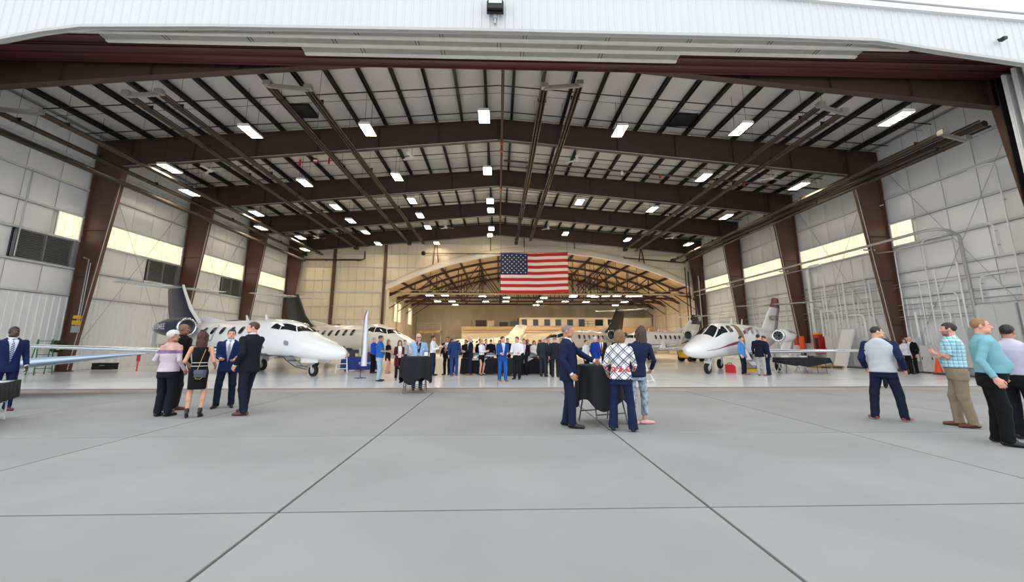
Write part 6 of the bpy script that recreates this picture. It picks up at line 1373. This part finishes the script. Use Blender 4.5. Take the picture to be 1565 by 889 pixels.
chair('white folding chair beyond the cocktail table group, right of the checked blouse', 5.65, 16.6, .6); chair('white folding chair beyond the cocktail table, left of the checked blouse', 3.95, 17.6, -.5)
ORANGE = mat('orange_cone', '#e8561d', .5)
def cone(lab, x, y):
    t = thing('traffic_cone', lab, 'cone', (x, y, 0)); m2 = MB(); m2.box((0, 0, .02), (.42, .42, .04)); m2.build('base', ORANGE, t); m2 = MB(); m2.lathe([(.16, .04), (.035, .74), (.02, .75)], n=18, cap=True); m2.build('cone_body', ORANGE, t)
cone('orange traffic cone by the right wall behind the man in aqua check', 21.35, 20.55)
mb = MB(); mb.lathe([(.18, 0), (.2, .02), (.19, .5), (.15, .95), (.08, 1.0), (.005, 1.0)], n=14); o = mb.build('hanging_cover', ORANGE, None, (22.15, 30.83, .95)); tag(o, 'orange hanging cover against the second right column', 'cover')
t = thing('fire_cabinet', 'red fire hose cabinet with dark opening on the right wall', 'cabinet', (22.55, 29.7, .75)); REDC = mat('red_cabinet', '#b02026', .4); mb = MB(); mb.bb((-.2, -.28, 0), (.25, .28, 1.3)); mb.build('cabinet_body', REDC, t); m2 = MB(); m2.bb((-.22, -.2, .15), (-.2, .1, 1.05)); m2.build('opening', DARK, t); m2 = MB(); m2.bb((-.2, -.25, 1.3), (.2, .25, 1.42)); m2.build('top_sign', YELLOW, t)
mb = MB(); mb.bb((-.1, -.22, 0), (.1, .22, .7)); mb.bb((-.12, -.18, .1), (-.1, .18, .6)); tag(mb.build('red_box', REDC, None, (22.35, 31.62, 1.3)), 'small red alarm box beside the orange cover on the right column', 'box')
GREYP = mat('light_grey_cabinet', '#c5c9cb', .45); GREYD = mat('grey_cabinet_trim', '#9aa0a3', .45)
cabs = [(30.6, .55, .9, .9, .3, 'beside the red fire cabinet'), (28.35, .2, 1.4, 1.7, .35, 'two-door, right of red fire cabinet'), (26.0, .25, .95, 1.55, .35, 'left of the man in the hoodie'), (25.0, .25, .8, 1.5, .35, 'directly behind the man in the hoodie'), (22.9, .5, .7, 1.25, .35, 'low, right of the nearest right column'), (21.85, 0, 1.1, 1.35, .4, 'wide, behind the aqua checked shirt'), (20.5, .3, 1.25, 1.85, .45, 'between the cone and the teal shirt'), (18.55, .2, 1.6, 3.0, .4, 'tallest, above the teal shirt'), (17.1, .2, 1.1, 3.0, .4, 'tall, at the right edge of the photo')]
for y, z, w, h, d, lab in cabs:
    t = thing('electrical_cabinet', 'light grey electrical cabinet on the right wall, '+lab, 'cabinet', (22.83, y, z)); mb = MB(); mb.bb((-d, -w/2, 0), (0, w/2, h)); mb.build('cabinet_body', GREYP, t); n = 2 if w > .9 else 1
    for k in range(n):
        a = -w/2+.03+k*(w-.03)/n; b = a+(w-.03)/n-.03; m2 = MB(); m2.bb((-d-.02, a, .03), (-d, b, h-.03)); dd = m2.build('cabinet_door', GREYP, t); m2 = MB(); m2.bb((-d-.045, b-.08, h*.45), (-d-.02, b-.05, h*.55)); m2.build('latch', DARK, dd)
    if z > .15:
        for s in (-1, 1): m2 = MB(); m2.bb((-d*.6, s*w*.4-.02, -z), (-d*.4, s*w*.4+.02, 0)); m2.build('support_leg', GREYD, t)
t = thing('white_panel', 'long white board leaning on the right wall beside the red cabinet', 'board', (21.9, 26.9, 0)); mb = MB(); mb.beam((-.3, 0, .02), (.55, 0, 2.35), 1.0, .06) if False else mb.prism([(-.35, .02), (-.29, .0), (.6, 2.3), (.54, 2.32)], 'Y', -.5, .5); mb.build('board', mat('white_board_panel', '#dfe4ea', .4), t); m2 = MB(); m2.prism([(-.36, .02), (-.35, .02), (.53, 2.3), (.52, 2.3)], 'Y', -.46, .46); m2.build('board_face', mat('white_board_face', '#e6ebf0', .35), t)
mb = MB(); mb.bb((-.25, -2.6, 0), (.25, 2.6, .05)); mb.bb((-.2, -2.6, .05), (.2, 2.6, .06)); o = mb.build('floor_ramp', mat('dark_rubber_ramp', '#4a4b4d', .8), None, (21.35, 23.3, 0), (0, 0, -.03)); tag(o, 'dark rubber strip on the floor along the right wall near the column', 'mat')
mb = MB(); mb.bb((-.25, -2.3, 0), (.25, 2.3, .06)); mb.bb((-.2, -2.3, .06), (.2, 2.3, .07)); o = mb.build('floor_ramp', MATS['dark_rubber_ramp'], None, (20.75, 18.0, 0), (0, 0, -.12)); tag(o, 'dark rubber strip on the floor behind the aqua checked and teal shirts', 'mat')
t = thing('timber_pallet', 'low timber pallet on the floor left of the man in the hoodie', 'pallet', (19.6, 25.6, 0))
for k in range(4): m2 = MB(); m2.bb((-.8, -.5+k*.27, .1), (.8, -.3+k*.27, .13)); m2.build('board', mat('pallet_wood', '#a3834c', .7), t)
for x in (-.7, 0, .7): m2 = MB(); m2.bb((x-.06, -.5, 0), (x+.06, .5, .1)); m2.build('bearer', MATS['pallet_wood'], t)
t = thing('fuel_can', 'red plastic container on the floor under the light jet nose', 'container', (11.75, 21.75, 0)); mb = MB(); mb.prism([(-.2, 0), (.2, 0), (.2, .3), (.1, .4), (-.2, .4)], 'Y', -.14, .14); mb.build('can_body', mat('red_plastic', '#d8231f', .4), t); m2 = MB(); m2.tube([(-.15, 0, .4), (-.1, 0, .47), (.08, 0, .47), (.1, 0, .4)], .018, 6); m2.build('handle', BLACKP, t)
t = thing('tow_tug', 'yellow tow tug parked behind the light jet nose', 'tug', (15.6, 34.6, 0), .3, None, .75); mb = MB(); mb.prism([(-1.2, .3), (1.2, .3), (1.2, .8), (.3, .85), (.2, 1.1), (-1.2, 1.1)], 'Y', -.6, .6); mb.build('tug_body', YELLOW, t); m2 = MB(); m2.bb((-1.22, -.62, .3), (1.22, .62, .42)); m2.build('bumper', BLACKP, t)
for x in (-.75, .8):
    for s in (-1, 1): m2 = MB(); m2.lathe([(.05, -.09), (.27, -.09), (.27, .09), (.05, .09)], (x, s*.58, .27), 16, 0, 'Y', cap=True); m2.build('wheel', TYRE, t)
t = thing('wheel_chock', 'yellow wheel chock bar by the light jet main wheel', 'chock', (13.6, 22.75, 0)); mb = MB(); mb.prism([(-.5, 0), (.5, 0), (.45, .12), (-.45, .12)], 'Y', -.1, .1); mb.build('chock_body', YELLOW, t); m2 = MB(); m2.bb((-.52, -.03, .12), (.52, .03, .14)); m2.build('grip', BLACKP, t)
# conduits and pipes on the right wall
def pipe(lab, path, r, m=GALV, parts=()):
    t = thing('wall_pipe', lab, 'pipe', (0, 0, 0), 0, 'pipes on the right wall'); MB().tube(path, r, 8).build('pipe', m, t); return t
def clamps(t, pts):
    for p in pts: m2 = MB(); m2.box(p, (.1, .1, .05)); m2.build('clamp', GALV, t)
t = pipe('long grey pipe along the right wall before the columns, turning down near the front', [(21.35, 45.8, 6.9), (21.35, 28.4, 6.95), (21.35, 19.9, 6.98), (21.5, 19.55, 6.95), (22.1, 19.5, 6.9), (22.55, 19.5, 6.6), (22.6, 19.5, 1.9)], .075); clamps(t, [(22.65, 19.5, z) for z in (2.5, 4, 5.5)])
for y in (23.6, 31.2, 38.8): m2 = MB(); m2.bb((21.3, y-.03, 6.75), (22.0, y+.03, 6.84)); m2.build('bracket', GALV, t)
t = pipe('thin pipe below the long grey pipe of the right wall', [(21.75, 45.8, 6.55), (21.75, 24.0, 6.6), (22.5, 23.0, 6.6), (22.7, 20.0, 6.6)], .035)
vert = [(a, b, c, d*1.05) for a, b, c, d in [(16.6, 5.2, 3.3, .025), (17.6, 9.7, 3.4, .03), (21.2, 5.3, 2.2, .025), (22.1, 4.9, 1.5, .025), (24.5, 9.5, 2.0, .03), (25.5, 6.6, 1.9, .025), (26.2, 4.2, 1.9, .03), (27.9, 4.4, 2.0, .025), (29.1, 5.0, 1.9, .03), (32.2, 6.4, .4, .025), (35.2, 6.3, .4, .025), (37.4, 5.4, .4, .03), (19.2, 4.6, 3.35, .03), (20.3, 4.0, 2.25, .03), (20.05, 5.4, 2.25, .04), (20.8, 3.1, 2.25, .035), (21.6, 6.9, 2.0, .03), (22.6, 3.1, 1.6, .06), (23.2, 6.7, 1.85, .03), (18.2, 7.0, 5.4, .03), (25.2, 5.2, 1.8, .05), (25.9, 3.2, 1.8, .06), (26.5, 4.9, 1.8, .035), (27.2, 6.0, 2.1, .05), (27.6, 5.4, 2.0, .03), (28.2, 3.6, 1.9, .05), (28.8, 6.3, 1.9, .04), (29.4, 3.9, 1.9, .06), (30.2, 6.9, 1.6, .11), (30.6, 4.4, 1.5, .04), (33.0, 4.6, .4, .03), (34.2, 5.2, .4, .04), (36.5, 4.4, .4, .03), (40.4, 4.8, .4, .04), (41.8, 4.4, .4, .03), (43.4, 5.0, .4, .04)]]
for i, (y, zt, zb, r) in enumerate(vert):
    side = 'front bay' if y < 23.6 else ('second bay' if y < 31.2 else 'far bays'); lab = 'upright pale conduit on the right wall, %s, number %s from the door' % (side, ['one', 'two', 'three', 'four', 'five', 'six', 'seven', 'eight', 'nine', 'ten', 'eleven', 'twelve', 'thirteen', 'fourteen', 'fifteen', 'sixteen', 'seventeen'][sum(1 for q in vert if q[0] < y and (q[0] < 23.6) == (y < 23.6) and (q[0] < 31.2) == (y < 31.2))])
    b = .35 if i % 2 else -.35; t = pipe(lab, [(22.72, y, zb), (22.75, y, zt-.25), (22.75, y+b*.3, zt-.07), (22.75, y+b, zt), (22.75, y+b*3.2, zt)] if i % 3 != 2 else [(22.75, y, zb), (22.75, y, zt)], r, mat('painted_conduit', '#e6e9ea', .4)); clamps(t, [(22.8, y, zb+(zt-zb)*f) for f in (.3, .7)])
for i, (z, ya, yb, r) in enumerate([(3.55, 15.8, 46, .03), (3.3, 15.8, 31, .02), (4.55, 15.8, 46, .025), (4.72, 15.8, 31, .02), (2.9, 18.5, 24.5, .03), (2.75, 18.5, 24.5, .02), (5.0, 24, 46, .02), (3.15, 24, 46, .03)]):
    t = pipe('thin level conduit run along the right wall, %s from the floor' % ['fourth', 'third', 'fifth', 'sixth', 'second', 'lowest', 'highest', 'second long one'][i], [(22.8, ya, z), (22.8, yb, z)], r)
# bundle of upright pipes at the far right corner of the arch
for i in range(7):
    mb = MB(); y = 46.35-.1*(i % 2); x = 20.9+i*.28; mb.tube([(x, y, .1), (x, y, 9.8-.5*(i % 3))], .07 if i % 2 else .05, 6); tag(mb.build('wall_pipe', [RUST, BLACKP, GALV][i % 3]), 'upright pipe in the bundle at the right end of the arch, %s from the left' % wd[i], 'pipe', 'pipe bundle at the arch')
# conduits on the left wall
for i, (y, zt, zb) in enumerate([(20.35, 9.8, 5.5), (19.0, 8.3, 4.0)]):
    mb = MB(); mb.tube([(-22.78, y, zb), (-22.78, y, zt)], .035, 6); tag(mb.build('wall_pipe', GALV), 'pale upright conduit on the left wall near the door, %s of two' % ('farther', 'nearer')[i], 'pipe')
mb = MB(); mb.tube([(-21.3, 46.05, 10.35), (-14.9, 46.05, 10.35), (-14.6, 46.05, 10.5), (-14.6, 46.0, 11.3)], .09, 8); mb.box((-19, 46.5, 10.35), (.05, .95, .05)); mb.box((-15.5, 46.5, 10.35), (.05, .95, .05)); tag(mb.build('exhaust_pipe', HEAT), 'dark flue pipe along the end wall left of the arch', 'pipe')
mb = MB(); mb.tube([(13.9, 46.05, 10.9), (14.1, 46.05, 10.75), (20.9, 46.05, 10.25)], .07, 8); tag(mb.build('exhaust_pipe', HEAT), 'dark flue pipe along the end wall right of the arch', 'pipe')
# fan heater by the end wall
t = thing('unit_heater', 'dark round blower unit on the end wall left of the arch top', 'heater', (-8.3, 46.4, 11.2)); mb = MB(); mb.lathe([(.05, -.2), (.22, -.18), (.25, 0), (.22, .15), (.05, .18)], n=14, axis='Y'); mb.build('blower', BLACKP, t); m2 = MB(); m2.tube([(0, 0, 0), (9, 0, .0)], .05, 6); m2.build('duct', HEAT, t)
